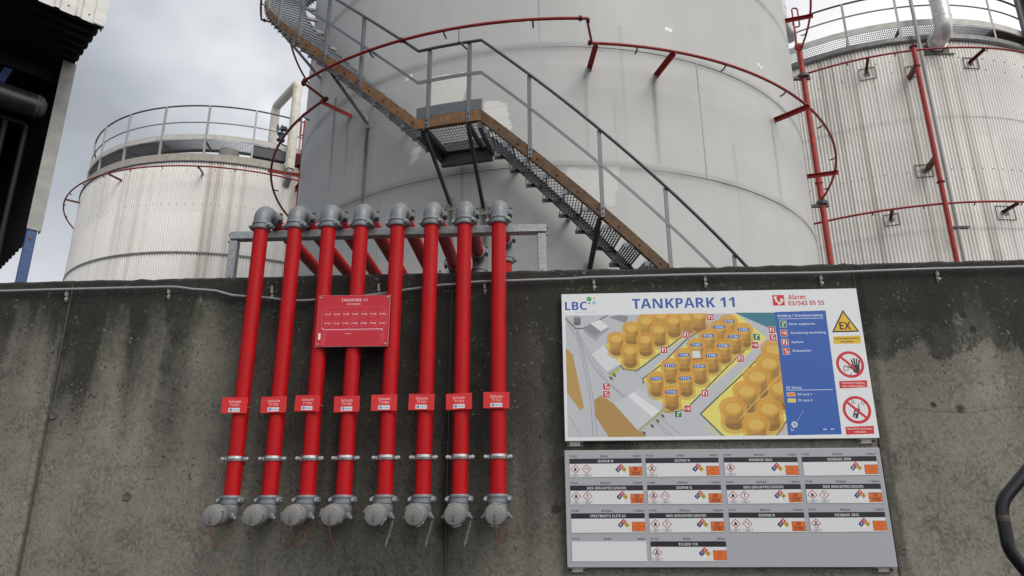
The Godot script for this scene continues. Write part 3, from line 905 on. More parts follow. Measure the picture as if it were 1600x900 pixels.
# ---------------------------------------------------------------- the concrete wall and what is fixed to it
func build_wall() -> void:
	var mt := concrete_material()
	var wall := thing("concrete_wall", "long grey concrete wall streaked black under its top edge", "wall")
	var f := FastNoiseLite.new()
	f.frequency = 1.7; f.fractal_octaves = 3; f.seed = 2
	var joints := [-17.39, -14.61, -11.83, -9.05, -6.26, -3.475, -0.695, 2.085, 4.865, 7.645, 10.425, 13.205]
	for s in joints.size() - 1:
		var x0: float = joints[s] + 0.002
		var x1: float = joints[s + 1] - 0.002
		var nx := 56
		var mb := MB.new()
		var zf: float = [0.0, 0.002, -0.002][s % 3]
		var rows := []
		for i in nx + 1:
			# columns close to each joint make its rounded arris
			var u := float(i) / nx
			var x := lerpf(x0, x1, u)
			var edge := 0.0
			if i == 0 or i == nx: edge = 0.012
			var up := TOP + 0.008 * f.get_noise_1d(x * 5.0) + 0.006 * f.get_noise_1d(x * 30.0 + 50.0)
			if x < -3.9: up -= 0.05 * smoothstep(-3.95, -4.3, x) * (0.5 + f.get_noise_1d(x * 60.0))
			var r := []
			var ys := [0.0, 0.8, 1.6, 2.3, 2.9, 3.2]
			for y in ys: r.append(Vector3(x, y, zf - edge + 0.004 * f.get_noise_2d(x * 3.0, y * 3.0)))
			r.append(Vector3(x, up - 0.022, zf - edge))
			r.append(Vector3(x, up - 0.004, zf - edge - 0.014 - 0.006 * f.get_noise_1d(x * 70.0)))
			r.append(Vector3(x, up, -0.06)); r.append(Vector3(x, up + 0.003, -0.28)); r.append(Vector3(x, up - 0.02, -0.30)); r.append(Vector3(x, 0.0, -0.30))
			rows.append(r)
		var n: int = rows[0].size()
		for i in nx:
			for k in n - 1:
				var a: Vector3 = rows[i][k]
				var b: Vector3 = rows[i + 1][k]
				var c: Vector3 = rows[i + 1][k + 1]
				var e: Vector3 = rows[i][k + 1]
				var out := Vector3(0, 0.2, 1) if k < 6 else (Vector3(0, 1, 0.6) if k == 6 else (Vector3(0, 1, 0.1) if k < 9 else Vector3(0, 0.1, -1)))
				var uv := []
				for q in [a, b, c, e]: uv.append(Vector2((q.x + 4.6) / 8.6, (3.40 - q.y - (q.z if q.z < -0.02 else 0.0)) / 2.42))
				mb.face([a, b, c, e], out, uv)
		for i in [0, nx]:
			mb.face(rows[i].duplicate(), Vector3(-1 if i == 0 else 1, 0, 0))
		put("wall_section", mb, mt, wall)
		# the two fine lines of old sealant in the joint
	for x in [-3.475, -0.695, 2.085]:
		var mb := MB.new()
		mb.box(Vector3(x, 1.66, -0.015), Vector3(0.005, 3.30, 0.024))
		put("joint_filler", mb, M.sealant, wall)
	# shuttering tie holes
	for q in [[-2.82, 1.82], [-3.43, 2.36]]:
		var mb := MB.new()
		mb.lathe([Vector2(0.030, 0.0), Vector2(0.027, 0.005), Vector2(0.017, 0.004), Vector2(0.012, 0.0), Vector2(0.0, 0.0)], axis_xf(Vector3(q[0], q[1], 0.002), Vector3.BACK), 12)
		put("tie_hole", mb, M.sealant, wall)

	# the cable
	var cab := thing("cable", "thin grey cable clipped along the concrete wall's top, sagging behind the red pipes", "cable")
	var pts := PackedVector3Array()
	var curve := Curve3D.new()
	for q in [[-9.0, 3.255], [-6.0, 3.262], [-3.992, 3.261], [-3.496, 3.264], [-2.737, 3.266], [-2.465, 3.238], [-2.179, 3.184], [-1.759, 3.142], [-1.349, 3.167], [-0.716, 3.238], [-0.459, 3.256], [0.092, 3.262], [0.305, 3.270], [1.072, 3.274], [1.856, 3.267], [2.635, 3.279], [3.204, 3.28], [6.0, 3.29], [9.0, 3.28]]:
		curve.add_point(Vector3(q[0], q[1], 0.034), Vector3(-0.12, 0, 0), Vector3(0.12, 0, 0))
	curve.bake_interval = 0.08
	pts = curve.get_baked_points()
	var mb2 := MB.new(); mb2.tube(pts, 0.0095, 8); put("cable_run", mb2, M.cable_grey, cab)
	for q in [[-3.496, 3.264], [-2.737, 3.266], [-1.98, 3.25], [-1.21, 3.25], [-0.459, 3.256], [0.305, 3.270], [1.072, 3.274], [1.856, 3.267], [2.635, 3.279]]:
		var c := MB.new()
		var y: float = q[1] - 0.035
		for k in 2:
			c.lathe([Vector2(0.0, 0.024), Vector2(0.010, 0.022), Vector2(0.011, 0.018), Vector2(0.007, 0.014), Vector2(0.007, 0.0)], axis_xf(Vector3(q[0] + 0.004 * k, y - 0.032 * k, 0.0), Vector3.BACK), 10)
		c.box(Vector3(q[0], y - 0.016, 0.006), Vector3(0.014, 0.072, 0.006), Basis(), 0.002)
		c.bar(Vector3(q[0], y, 0.02), Vector3(q[0], y + 0.045, 0.024), 0.014, 0.006, Vector3.BACK)
		put("cable_clip", c, M.clip_pale, cab)


func coupling(mb: MB, at: Vector3, ax: Vector3, ear: Vector3, r := 0.051) -> void:
	var x := axis_xf(at, ax)
	mb.lathe([Vector2(r, -0.030), Vector2(r + 0.012, -0.028), Vector2(r + 0.015, -0.020), Vector2(r + 0.015, -0.012), Vector2(r + 0.010, -0.007), Vector2(r + 0.010, 0.007), Vector2(r + 0.015, 0.012), Vector2(r + 0.015, 0.020), Vector2(r + 0.012, 0.028), Vector2(r, 0.030)], x, 20)
	for s in [-1.0, 1.0]:
		var bs := Basis(ear.normalized(), ax.normalized(), ear.normalized().cross(ax.normalized()))
		mb.box(at + ear.normalized() * (r + 0.020) * s, Vector3(0.034, 0.040, 0.048), bs, 0.009)


func ear_bolts(t: Node3D, material: Material, at: Vector3, ax: Vector3, ear: Vector3, r := 0.051) -> void:
	var across := ear.normalized().cross(ax.normalized())
	for s in [-1.0, 1.0]:
		var mb := MB.new()
		var c: Vector3 = at + ear.normalized() * (r + 0.024) * s
		mb.tube(PackedVector3Array([c - across * 0.042, c - across * 0.024, c + across * 0.024, c + across * 0.042]), 0.008, 6)
		for e in [-1.0, 1.0]:
			mb.lathe([Vector2(0.0, 0.010), Vector2(0.012, 0.010), Vector2(0.013, 0.0)], axis_xf(c + across * 0.026 * e, across * e), 6)
		put("bolt", mb, material, t)


func chain_mesh(p: PackedVector3Array, step: float) -> MB:
	var mb := MB.new()
	var c := Curve3D.new()
	for q in p: c.add_point(q)
	var n := int(c.get_baked_length() / step)
	for i in n:
		var a := c.sample_baked(i * step)
		var b := c.sample_baked((i + 1) * step)
		var d := (b - a).normalized()
		var s := d.cross(Vector3.BACK if i % 2 == 0 else Vector3.RIGHT).normalized()
		var loop := PackedVector3Array()
		for k in 9:
			var t := TAU * k / 8
			loop.append((a + b) * 0.5 + d * cos(t) * step * 0.68 + s * sin(t) * step * 0.36)
		mb.tube(loop, step * 0.10, 5, false)
	return mb


func build_pipes() -> void:
	var xs := [-2.058, -1.811, -1.568, -1.333, -1.071, -0.829, -0.594, -0.352]
	var codes := ["T1107", "T1105", "T1106", "T1108", "T1104", "T1103", "T1101", "T1102"]
	var tag_x := [-2.078, -1.818, -1.594, -1.334, -1.089, -0.845, -0.602, -0.360]
	var tag_y := [2.382, 2.383, 2.389, 2.381, 2.387, 2.388, 2.389, 2.394]
	var places := ["leftmost of eight, rusty chain loop under its cap", "second from the left, no chain under its cap", "third from left, behind the red sign's left edge", "fourth from the left, behind the red sign's middle", "fifth from left, behind the red sign's right edge", "sixth from the left, right of the red sign", "seventh from the left, beside the wall joint", "rightmost of the eight, nearest the white board"]
	var zr := 0.13
	var run_y := 3.80
	for i in 8:
		var x: float = xs[i]
		var ze := -0.60 - 0.28 * (7 - i)
		var t := thing("foam_pipe", "red foam pipe with grey hose valve, " + places[i], "pipe", Vector3(x, 1.70, zr), "red foam pipes on the concrete wall")
		var o := -t.position
		var sh := func(p: Array) -> PackedVector3Array:
			var r := PackedVector3Array()
			for q in p: r.append(q + o)
			return r
		var mb := MB.new()
		mb.tube(sh.call([Vector3(x, 1.79, zr), Vector3(x, 2.5, zr), Vector3(x, 3.1, zr), Vector3(x, 3.675, zr)]), 0.051, 24)
		put("riser", mb, M.red_paint, t)
		mb = MB.new()
		mb.tube(sh.call(Array(bend([Vector3(x, 3.66, zr), Vector3(x, run_y, zr), Vector3(x, run_y, zr - 0.165)], 0.085, 8))), 0.060, 20)
		coupling(mb, Vector3(x, 3.672, zr) + o, Vector3.UP, Vector3(1, 0, 0.25))
		coupling(mb, Vector3(x, run_y, zr - 0.15) + o, Vector3.BACK, Vector3.RIGHT)
		var el := put("elbow", mb, M.cast_grey, t)
		ear_bolts(el, M.bright_zinc, Vector3(x, 3.672, zr) + o, Vector3.UP, Vector3(1, 0, 0.25))
		ear_bolts(el, M.dark_bolt, Vector3(x, run_y, zr - 0.15) + o, Vector3.BACK, Vector3.RIGHT)
		mb = MB.new(); mb.tube(sh.call([Vector3(x, run_y, zr - 0.14), Vector3(x, run_y, ze * 0.5), Vector3(x, run_y, ze + 0.07)]), 0.051, 20)
		put("back_run", mb, M.red_paint, t)
		mb = MB.new()
		mb.tube(sh.call(Array(bend([Vector3(x, run_y, ze + 0.09), Vector3(x, run_y, ze - 0.03), Vector3(x, run_y - 0.15, ze - 0.03)], 0.085, 6))), 0.058, 16)
		coupling(mb, Vector3(x, run_y, ze + 0.085) + o, Vector3.BACK, Vector3.RIGHT)
		coupling(mb, Vector3(x, run_y - 0.14, ze - 0.03) + o, Vector3.UP, Vector3.RIGHT)
		el = put("rear_elbow", mb, M.cast_grey, t)
		ear_bolts(el, M.dark_bolt, Vector3(x, run_y, ze + 0.085) + o, Vector3.BACK, Vector3.RIGHT)
		mb = MB.new(); mb.tube(sh.call([Vector3(x, run_y - 0.14, ze - 0.03), Vector3(x, 2.0, ze - 0.03), Vector3(x, 0.0, ze - 0.03)]), 0.051, 16)
		put("drop_pipe", mb, M.red_paint, t)
		# pipe clamp
		mb = MB.new()
		var cy := 2.043
		mb.lathe([Vector2(0.051, -0.016), Vector2(0.058, -0.015), Vector2(0.060, 0.0), Vector2(0.058, 0.015), Vector2(0.051, 0.016)], Transform3D(Basis(), Vector3(x, cy, zr) + o), 20)
		for s in [-1.0, 1.0]:
			mb.box(Vector3(x + s * 0.073, cy, zr) + o, Vector3(0.036, 0.026, 0.018), Basis(), 0.005)
			mb.lathe([Vector2(0.0, 0.016), Vector2(0.012, 0.014), Vector2(0.015, 0.0)], axis_xf(Vector3(x + s * 0.080, cy, zr + 0.008) + o, Vector3.BACK), 8)
		mb.box(Vector3(x, cy, zr * 0.5 - 0.025) + o, Vector3(0.03, 0.026, zr - 0.05))
		mb.lathe([Vector2(0.0, 0.012), Vector2(0.010, 0.010), Vector2(0.012, 0.0)], axis_xf(Vector3(x - 0.006, cy, zr + 0.058) + o, Vector3.BACK), 8)
		put("pipe_clamp", mb, M.bright_zinc, t)
		# hose valve
		mb = MB.new()
		var vy := 1.695
		coupling(mb, Vector3(x, 1.785, zr) + o, Vector3.UP, Vector3(1, 0, 0.12))
		mb.tube(sh.call(Array(bend([Vector3(x, 1.775, zr), Vector3(x, vy, zr), Vector3(x, vy - 0.004, 0.315)], 0.07, 8))), 0.060, 20)
		for s in [-1.0, 1.0]:
			mb.box(Vector3(x + s * 0.068, vy - 0.008, 0.235) + o, Vector3(0.030, 0.040, 0.050), Basis(Vector3.BACK, s * 0.4), 0.008)
			mb.box(Vector3(x + s * 0.086, vy - 0.020, 0.250) + o, Vector3(0.016, 0.024, 0.030), Basis(Vector3.BACK, s * 0.6), 0.005)
		var vb := put("valve_body", mb, M.cast_grey, t)
		ear_bolts(vb, M.bright_zinc, Vector3(x, 1.785, zr) + o, Vector3.UP, Vector3(1, 0, 0.12))
		mb = MB.new()
		var tilt := Vector3(0.03 * sin(i * 2.1), -0.10, 1.0)
		var cx := axis_xf(Vector3(x, vy - 0.004, 0.315) + o, tilt)
		mb.lathe([Vector2(0.058, -0.01), Vector2(0.066, -0.008), Vector2(0.068, 0.012), Vector2(0.063, 0.026), Vector2(0.052, 0.030), Vector2(0.050, 0.046), Vector2(0.062, 0.052), Vector2(0.062, 0.066), Vector2(0.055, 0.076), Vector2(0.030, 0.081), Vector2(0.0, 0.082)], cx, 24)
		for k in 2:
			var a := 0.8 + PI * k + 0.35 * i
			mb.box(cx * Vector3(0.063 * cos(a), 0.058, 0.063 * sin(a)), Vector3(0.014, 0.020, 0.050), cx.basis * Basis(Vector3.UP, -a), 0.004)
		var cap := put("valve_cap", mb, M.cast_light, t)
		mb = MB.new(); mb.lathe([Vector2(0.0525, 0.031), Vector2(0.056, 0.032), Vector2(0.056, 0.050), Vector2(0.0525, 0.051)], cx, 24); put("gap_shade_ring", mb, M.dark_bolt, cap)  # dark ring painted in for the shaded gap under the cap rim
		mb = MB.new()
		var ring := PackedVector3Array()
		for k in 13: ring.append(cx * Vector3(0.016 * sin(TAU * k / 12), 0.087, 0.0) + Vector3(0, -0.012 + 0.016 * cos(TAU * k / 12), 0.002))
		mb.tube(ring, 0.0032, 6, false)
		mb.box(cx * Vector3(0, 0.087, 0) + Vector3(0, 0.004, 0), Vector3(0.010, 0.016, 0.012), Basis(), 0.003)
		put("pull_ring", mb, M.steel_bolt, cap)
		var loop_from := Vector3(x, vy - 0.052, 0.395) + o
		if i in [0, 2, 3, 7]:
			var e: Vector3 = Vector3(x + 0.05, vy - 0.05, 0.20) + o
			var ch := PackedVector3Array()
			for k in 13:
				var u := k / 12.0
				ch.append(loop_from.lerp(e, u if i != 3 else u * 0.45) - Vector3(0, [0.135, 0, 0.13, 0.20, 0, 0, 0, 0.115][i] * 4.0 * u * (1.0 - u) if i != 3 else 0.14 * sqrt(u), 0))
			put("chain", chain_mesh(ch, 0.012), M.rust_chain, t)
		elif i > 3:
			var a2: Vector3 = Vector3(x + 0.088, vy - 0.03, 0.25) + o
			put("chain", chain_mesh(PackedVector3Array([a2, a2 + Vector3(-0.012, -0.06, 0.01), a2 + Vector3(-0.040, -0.165, 0.02)]), 0.016), M.galvanised, t)
		# the tag tied round the pipe
		var tg := thing("pipe_tag", "small red tag reading Schuim %s on the %s red foam pipe" % [codes[i], ["leftmost", "second", "third", "fourth", "fifth", "sixth", "seventh", "rightmost"][i]], "tag", Vector3(tag_x[i], tag_y[i], 0.195), "red tags on the foam pipes")
		tg.rotation = Vector3(0.02 * sin(i * 3.0), 0.05 * sin(i * 1.7 + 1.0), 0.03 * sin(i * 2.3))
		mb = MB.new()
		plate(mb, -0.084, -0.052, 0.084, 0.052, -0.0015, 0.0015, Rect2(0, 0, 1, 1))
		put("tag_plate", mb, print_mat(tag_print(codes[i]), 0.4), tg)
		mb = MB.new()
		var off: float = x - tag_x[i]
		var rg := PackedVector3Array()
		for k in 21: rg.append(Vector3(off + 0.0535 * cos(TAU * k / 20), -0.006, zr - 0.195 + 0.0535 * sin(TAU * k / 20)))
		mb.tube(rg, 0.003, 6, false)
		put("tie_wire", mb, M.strap_grey, tg)
	# the galvanised rack that carries the runs
	var rack := thing("pipe_rack", "galvanised steel frame on the wall top carrying the eight red pipes", "rack", Vector3(0, TOP, -0.15))
	var mbr := MB.new()
	mbr.box(Vector3(-1.2125, 3.717 - TOP, 0.0), Vector3(2.385, 0.064, 0.07), Basis(), 0.006)
	put("cross_beam", mbr, M.galvanised, rack)
	for x in [-2.372, -0.055]:
		mbr = MB.new()
		mbr.box(Vector3(x, 0.174, 0.0), Vector3(0.062, 0.312, 0.062), Basis(), 0.005)
		mbr.box(Vector3(x, 0.012, 0.0), Vector3(0.075, 0.012, 0.11), Basis(), 0.003)
		var lg := put("rack_leg", mbr, M.galvanised, rack)
		mbr = MB.new()
		mbr.lathe([Vector2(0.0, 0.012), Vector2(0.010, 0.012), Vector2(0.011, 0.0)], axis_xf(Vector3(x, 0.035, 0.031), Vector3.BACK), 6)
		put("bolt", mbr, M.steel_bolt, lg)
		for y in [0.33, 0.385]:
			mbr = MB.new()
			mbr.lathe([Vector2(0.0, 0.016), Vector2(0.009, 0.016), Vector2(0.010, 0.0)], axis_xf(Vector3(x + (0.035 if x > -1 else -0.035), y, 0.0), Vector3.RIGHT if x > -1 else Vector3.LEFT), 6)
			put("bolt", mbr, M.steel_bolt, lg)


# a thin printed plate; uv gives the part of the print that its front shows
func plate(mb: MB, x0: float, y0: float, x1: float, y1: float, z0: float, z1: float, uv: Rect2) -> void:
	var a := uv.position
	var b := uv.end
	mb.face([Vector3(x0, y0, z1), Vector3(x1, y0, z1), Vector3(x1, y1, z1), Vector3(x0, y1, z1)], Vector3.BACK, [Vector2(a.x, b.y), b, Vector2(b.x, a.y), a])
	var e := a + Vector2(0.002, 0.002)
	var c := (Vector3(x0, y0, z0) + Vector3(x1, y1, z1)) * 0.5
	for q in [[Vector3(x0, y0, z0), Vector3(x1, y0, z0), Vector3(x1, y0, z1), Vector3(x0, y0, z1)], [Vector3(x0, y1, z0), Vector3(x1, y1, z0), Vector3(x1, y1, z1), Vector3(x0, y1, z1)], [Vector3(x0, y0, z0), Vector3(x0, y1, z0), Vector3(x0, y1, z1), Vector3(x0, y0, z1)], [Vector3(x1, y0, z0), Vector3(x1, y1, z0), Vector3(x1, y1, z1), Vector3(x1, y0, z1)], [Vector3(x0, y0, z0), Vector3(x1, y0, z0), Vector3(x1, y1, z0), Vector3(x0, y1, z0)]]:
		mb.face(q, (q[0] + q[2]) * 0.5 - c, [e, e, e, e])


func build_signs() -> void:
	# the red board on the pipes
	var s := thing("red_sign", "red sign headed TANKPARK 11 screwed across the third to fifth red pipes", "sign", Vector3(-1.3285, 2.765, 0.186))
	s.rotation = Vector3(0.015, 0.01, -0.004)
	var mb := MB.new()
	plate(mb, -0.2435, 0.0, 0.2435, 0.353, 0.010, 0.014, Rect2(0, 0, 1, 1))
	put("sign_plate", mb, print_mat(red_sign_print(), 0.3), s)
	mb = MB.new()
	mb.box(Vector3(0, 0.1765, 0.0085), Vector3(0.491, 0.357, 0.003))
	put("backing_plate", mb, M.bright_zinc, s)
	for q in [[-0.228, 0.338], [0.228, 0.338], [-0.228, 0.015], [0.228, 0.015]]:
		mb = MB.new()
		mb.lathe([Vector2(0.0, 0.006), Vector2(0.006, 0.005), Vector2(0.008, 0.0)], axis_xf(Vector3(q[0], q[1], 0.014), Vector3.BACK), 8)
		put("screw", mb, M.bright_zinc, s)
	for y in [0.06, 0.29]:
		mb = MB.new(); mb.box(Vector3(0, y, 0.001), Vector3(0.47, 0.03, 0.010)); put("sign_bracket", mb, M.galvanised, s)

	var b1 := thing("information_board", "large white board headed TANKPARK 11 with a site map and warning signs", "sign", Vector3(1.071, 2.146, 0.0))
	board(b1, 1.992, 1.001)
	mb = MB.new(); plate(mb, -0.994, 0.002, 0.994, 0.999, 0.0475, 0.0505, Rect2(0, 0, 1, 1))
	put("map_print", mb, print_mat(site_map_print(), 0.3), b1)

	var b2 := thing("information_board", "grey board of product labels with hazard diamonds below the site map board", "sign", Vector3(1.0625, 1.380, 0.0))
	board(b2, 1.985, 0.707)
	var pm := print_mat(product_print(), 0.35)
	mb = MB.new(); plate(mb, -0.9905, 0.002, 0.9905, 0.705, 0.0475, 0.0505, Rect2(0, 0, 1, 1))
	put("board_print", mb, pm, b2)
	for i in CELLS.size():
		var q := cell_rect(i)
		var k := 1.981 / 2048.0
		mb = MB.new()
		var x0 := -0.9905 + q.position.x * k
		var y1 := 0.705 - q.position.y * 0.703 / 729.0
		plate(mb, x0, y1 - q.size.y * 0.703 / 729.0, x0 + q.size.x * k, y1, 0.051, 0.0535, Rect2(q.position.x / 2048.0, q.position.y / 729.0, q.size.x / 2048.0, q.size.y / 729.0))
		var lp := put("label_plate", mb, pm, b2)
		var mid := Vector3(x0 + q.size.x * k * 0.5, y1 - 0.058, 0.0)
		var turn := Basis(Vector3.BACK, 0.0045 * sin(i * 2.3 + 0.7))
		lp.transform = Transform3D(turn, mid - turn * mid)


func board(t: Node3D, w: float, h: float) -> void:
	var mb := MB.new()
	mb.box(Vector3(0, h * 0.5, 0.0355), Vector3(w, h, 0.023), Basis(), 0.003)
	put("panel", mb, M.panel_edge, t)
	for x in [-w * 0.5 + 0.065, w * 0.5 - 0.075]:
		for y in [-0.012, h - 0.02]:
			mb = MB.new()
			mb.box(Vector3(x, y, 0.014), Vector3(0.105, 0.036, 0.020), Basis(), 0.003)
			var br := put("wall_bracket", mb, M.bracket_pale, t)
			for s in [-0.043, 0.043]:
				mb = MB.new(); mb.lathe([Vector2(0.0, 0.012), Vector2(0.010, 0.010), Vector2(0.011, 0.0)], axis_xf(Vector3(x + s, y - 0.004, 0.024), Vector3.BACK), 6); put("bolt", mb, M.dark_bolt, br)


# the bent tube that reaches into the picture at the right
func build_guard() -> void:
	var t := thing("guard_hoop", "bent black tube hoop in front of the wall at the right edge", "guard rail", Vector3(1.72, 0.0, 2.5))
	var mb := MB.new()
	var p := [Vector3(0.0, 1.86, 0), Vector3(-0.175, 1.86, 0), Vector3(-0.372, 1.672, 0), Vector3(-0.374, 1.540, 0), Vector3(-0.320, 1.452, 0), Vector3(0.0, 1.25, 0), Vector3(0.40, 1.45, 0), Vector3(0.40, 1.80, 0), Vector3(0.2, 1.86, 0), Vector3(0.0, 1.86, 0)]
	mb.tube(bend(p, 0.09, 10), 0.0185, 18)
	put("hoop_tube", mb, M.black_tube, t)
	mb = MB.new(); mb.tube(PackedVector3Array([Vector3(0, 1.25, 0), Vector3(0, 0, 0)]), 0.0185, 16); put("post", mb, M.black_tube, t)
	mb = MB.new(); mb.lathe([Vector2(0.0188, -0.010), Vector2(0.0194, 0.0), Vector2(0.0188, 0.008)], axis_xf(Vector3(-0.3725, 1.630, 0), Vector3(0.01, 1, 0)), 16); put("worn_band", mb, M.tube_worn, t)
	mb = MB.new(); mb.box(Vector3(0, 0.006, 0), Vector3(0.2, 0.012, 0.2)); put("base_plate", mb, M.black_tube, t)


# ---------------------------------------------------------------- the grey tank, its ring pipes and stairs
func build_grey_tank() -> void:
	var mt := grey_shell_material()
	var t := thing("storage_tank", "tall smooth grey steel tank with white paint patches behind the winding staircase", "tank", Vector3(TC.x, 0, TC.z), "storage tanks behind the wall")
	var o := Vector3(-TC.x, 0, -TC.z)
	var ys := [0.0, 0.583, 2.487, 4.391, 6.295, 8.199, 10.103, 12.007, 14.2]
	var f := FastNoiseLite.new()
	f.frequency = 0.25; f.fractal_octaves = 3; f.seed = 8
	for c in ys.size() - 1:
		var mb := MB.new()
		var y0: float = ys[c]
		var y1: float = ys[c + 1]
		var rr := func(a: float, y: float) -> float:
			return RC + 0.010 * f.get_noise_3d(5.0 * cos(a), y * 1.6, 5.0 * sin(a)) - 0.003 * (1.0 - pow(absf((y - (y0 + y1) * 0.5) / ((y1 - y0) * 0.5)), 4.0))
		mb.grid(300, 8, func(i: int, j: int) -> Array:
			var a := TAU * i / 300.0 - PI
			var y := lerpf(y0, y1, j / 8.0)
			var r: float = rr.call(a, y)
			var dr: float = (rr.call(a + 0.01, y) - rr.call(a - 0.01, y)) / (0.02 * RC)
			var dy: float = (rr.call(a, minf(y + 0.03, y1)) - rr.call(a, maxf(y - 0.03, y0))) / 0.06
			var ra := Vector3(sin(a), 0, cos(a))
			var ta := Vector3(cos(a), 0, -sin(a))
			return [ra * r + Vector3.UP * y, (ra - ta * dr - Vector3.UP * dy).normalized(), Vector2((a * RC + 7.8) / 15.6, (12.0 - y) / 9.0)])
		var sc := put("shell_course", mb, mt, t)
		# the weld up each course and the one on top of it
		for k in 3:
			var deg: float = [-29.6, 26.9, -0.9, 40.0, -29.6, 26.9, -0.9, 40.0][(c + 1) % 8] + 120.0 * k
			mb = MB.new()
			mb.sweep(PackedVector3Array([pol(Vector3.ZERO, RC + 0.001, deg, y0), pol(Vector3.ZERO, RC + 0.001, deg, y1)]), PackedVector3Array([radial(deg), radial(deg)]), 0.006, 0.014, PackedVector3Array([radial(deg + 90), radial(deg + 90)]))
			put("weld_seam", mb, M.weld_grey, sc)
		if c < ys.size() - 2:
			mb = MB.new(); mb.tube(arc(Vector3.ZERO, RC, y1, -180, 180, 240), 0.0055, 6, false); put("weld_seam", mb, M.weld_grey, sc)
	var mr := MB.new()
	mr.lathe([Vector2(RC + 0.05, 14.14), Vector2(RC + 0.05, 14.2), Vector2(0.0, 15.0)], Transform3D(), 96)
	put("roof", mr, M.roof_grey, t)

	# sprinkler rings
	var r1 := 5.47
	var rg := thing("ring_pipe", "red ring pipe round the grey tank, stepping outwards over the stair landing", "pipe", Vector3(TC.x, 7.88, TC.z), "red ring pipes round the tanks")
	var a := []
	for q in arc(Vector3.ZERO, r1, 0, 88.6, 6.6, 60): a.append(q)
	for q in arc(Vector3.ZERO, 5.97, 0, 5.2, -36.9, 32): a.append(q)
	for q in arc(Vector3.ZERO, r1, 0, -38.2, -150, 80): a.append(q)
	var mb2 := MB.new(); mb2.tube(PackedVector3Array(a), 0.0215, 12); put("ring_tube", mb2, M.red_old, rg)
	for q in [[6.3, r1], [5.4, 5.93], [-37.1, 5.93], [-38.0, r1], [-36.2, 5.97], [-38.9, r1], [4.4, 5.97], [-18.9, 5.97]]:
		mb2 = MB.new(); mb2.lathe([Vector2(0.021, -0.022), Vector2(0.036, -0.02), Vector2(0.036, 0.02), Vector2(0.021, 0.022)], axis_xf(pol(Vector3.ZERO, q[1], q[0], 0), radial(q[0] + 90)), 10); put("pipe_joint", mb2, M.red_dark, rg)
	for deg in [47.3, 18.6, 74.8, -38.7, -67.2, -95.0, -123.0, 7.1]:
		ring_bracket(rg, deg, RC - 0.01, r1 + 0.05, 0.062)
	mb2 = MB.new()
	for deg in [13.3, 27.9, 41.3, 55.5, 69.1, 82.4, -1.5, -13.0, -24.0, -45, -56, -76, -90, -105]:
		var rr2 := 5.97 if deg > -37 and deg < 5.3 else r1
		mb2.tube(PackedVector3Array([pol(Vector3.ZERO, rr2, deg, -0.01), pol(Vector3.ZERO, rr2 - 0.05, deg, -0.04), pol(Vector3.ZERO, rr2 - 0.11, deg, -0.045)]), 0.012, 6)
	stuff(put("nozzles", mb2, M.dark_steel, rg))
	# hanger from the stair post
	mb2 = MB.new(); mb2.tube(PackedVector3Array([pol(Vector3.ZERO, 5.97, -10.9, 0.0), pol(Vector3.ZERO, 5.97, -10.9, -0.22)]), 0.006, 6)
	mb2.bar(pol(Vector3.ZERO, 5.98, -10.9, -0.22), pol(Vector3.ZERO, 5.94, -9.9, -0.33), 0.03, 0.012)
	put("hanger", mb2, M.red_dark, rg)
	var r2 := thing("ring_pipe", "higher red ring pipe of the grey tank, cut off by the picture's top edge", "pipe", Vector3(TC.x, 11.38, TC.z), "red ring pipes round the tanks")
	a = []
	for q in arc(Vector3.ZERO, r1, 0, 88.6, -12.0, 60): a.append(q)
	for q in arc(Vector3.ZERO, 5.99, 0, -13.4, -72.0, 40): a.append(q)
	for q in arc(Vector3.ZERO, r1, 0, -73.0, -120, 30): a.append(q)
	mb2 = MB.new(); mb2.tube(PackedVector3Array(a), 0.0215, 12); put("ring_tube", mb2, M.red_old, r2)
	for deg in [75.5, 47, 18, -10, -76, -100]: ring_bracket(r2, deg, RC - 0.01, r1 + 0.05, 0.062)
	for q in [[-72.9, r1 + 0.03], [-72.1, 5.93]]:
		mb2 = MB.new(); mb2.lathe([Vector2(0.021, -0.022), Vector2(0.036, -0.02), Vector2(0.036, 0.02), Vector2(0.021, 0.022)], axis_xf(pol(Vector3.ZERO, q[1], q[0], 0), radial(q[0])), 10); put("pipe_joint", mb2, M.red_dark, r2)
	mb2 = MB.new()
	for deg in [82, 68, 54, 40, 26, -30, -50, -67]:
		var rr3 := 5.99 if deg < -13 and deg > -72 else r1
		mb2.tube(PackedVector3Array([pol(Vector3.ZERO, rr3, deg, -0.01), pol(Vector3.ZERO, rr3 - 0.06, deg, -0.04), pol(Vector3.ZERO, rr3 - 0.12, deg, -0.045)]), 0.012, 6)
	stuff(put("nozzles", mb2, M.dark_steel, r2))
	# riser that feeds both rings
	var at := pol(TC, r1, 88.6, 0)
	var rs := thing("riser_pipe", "upright red water pipe at the right side of the grey tank feeding its rings", "pipe", at)
	mb2 = MB.new(); mb2.tube(PackedVector3Array([Vector3(0, 0, 0), Vector3(0, 5, 0), Vector3(0, 11.46, 0)]), 0.056, 16); put("riser_tube", mb2, M.red_bright, rs)
	for q in [[7.80, 0.11, 0.035], [8.25, 0.075, 0.02], [10.75, 0.12, 0.03], [11.5, 0.09, 0.03]]:
		mb2 = MB.new(); mb2.lathe([Vector2(0.05, -q[2]), Vector2(q[1], -q[2]), Vector2(q[1], q[2]), Vector2(0.05, q[2])], Transform3D(Basis(), Vector3(0, q[0], 0)), 14); put("flange", mb2, M.dark_steel if q[1] > 0.1 else M.red_bright, rs)
	mb2 = MB.new(); mb2.bar(Vector3(0.12, 7.74, 0), Vector3(-0.52, 7.74, 0), 0.08, 0.05); put("wall_arm", mb2, M.dark_steel, rs)
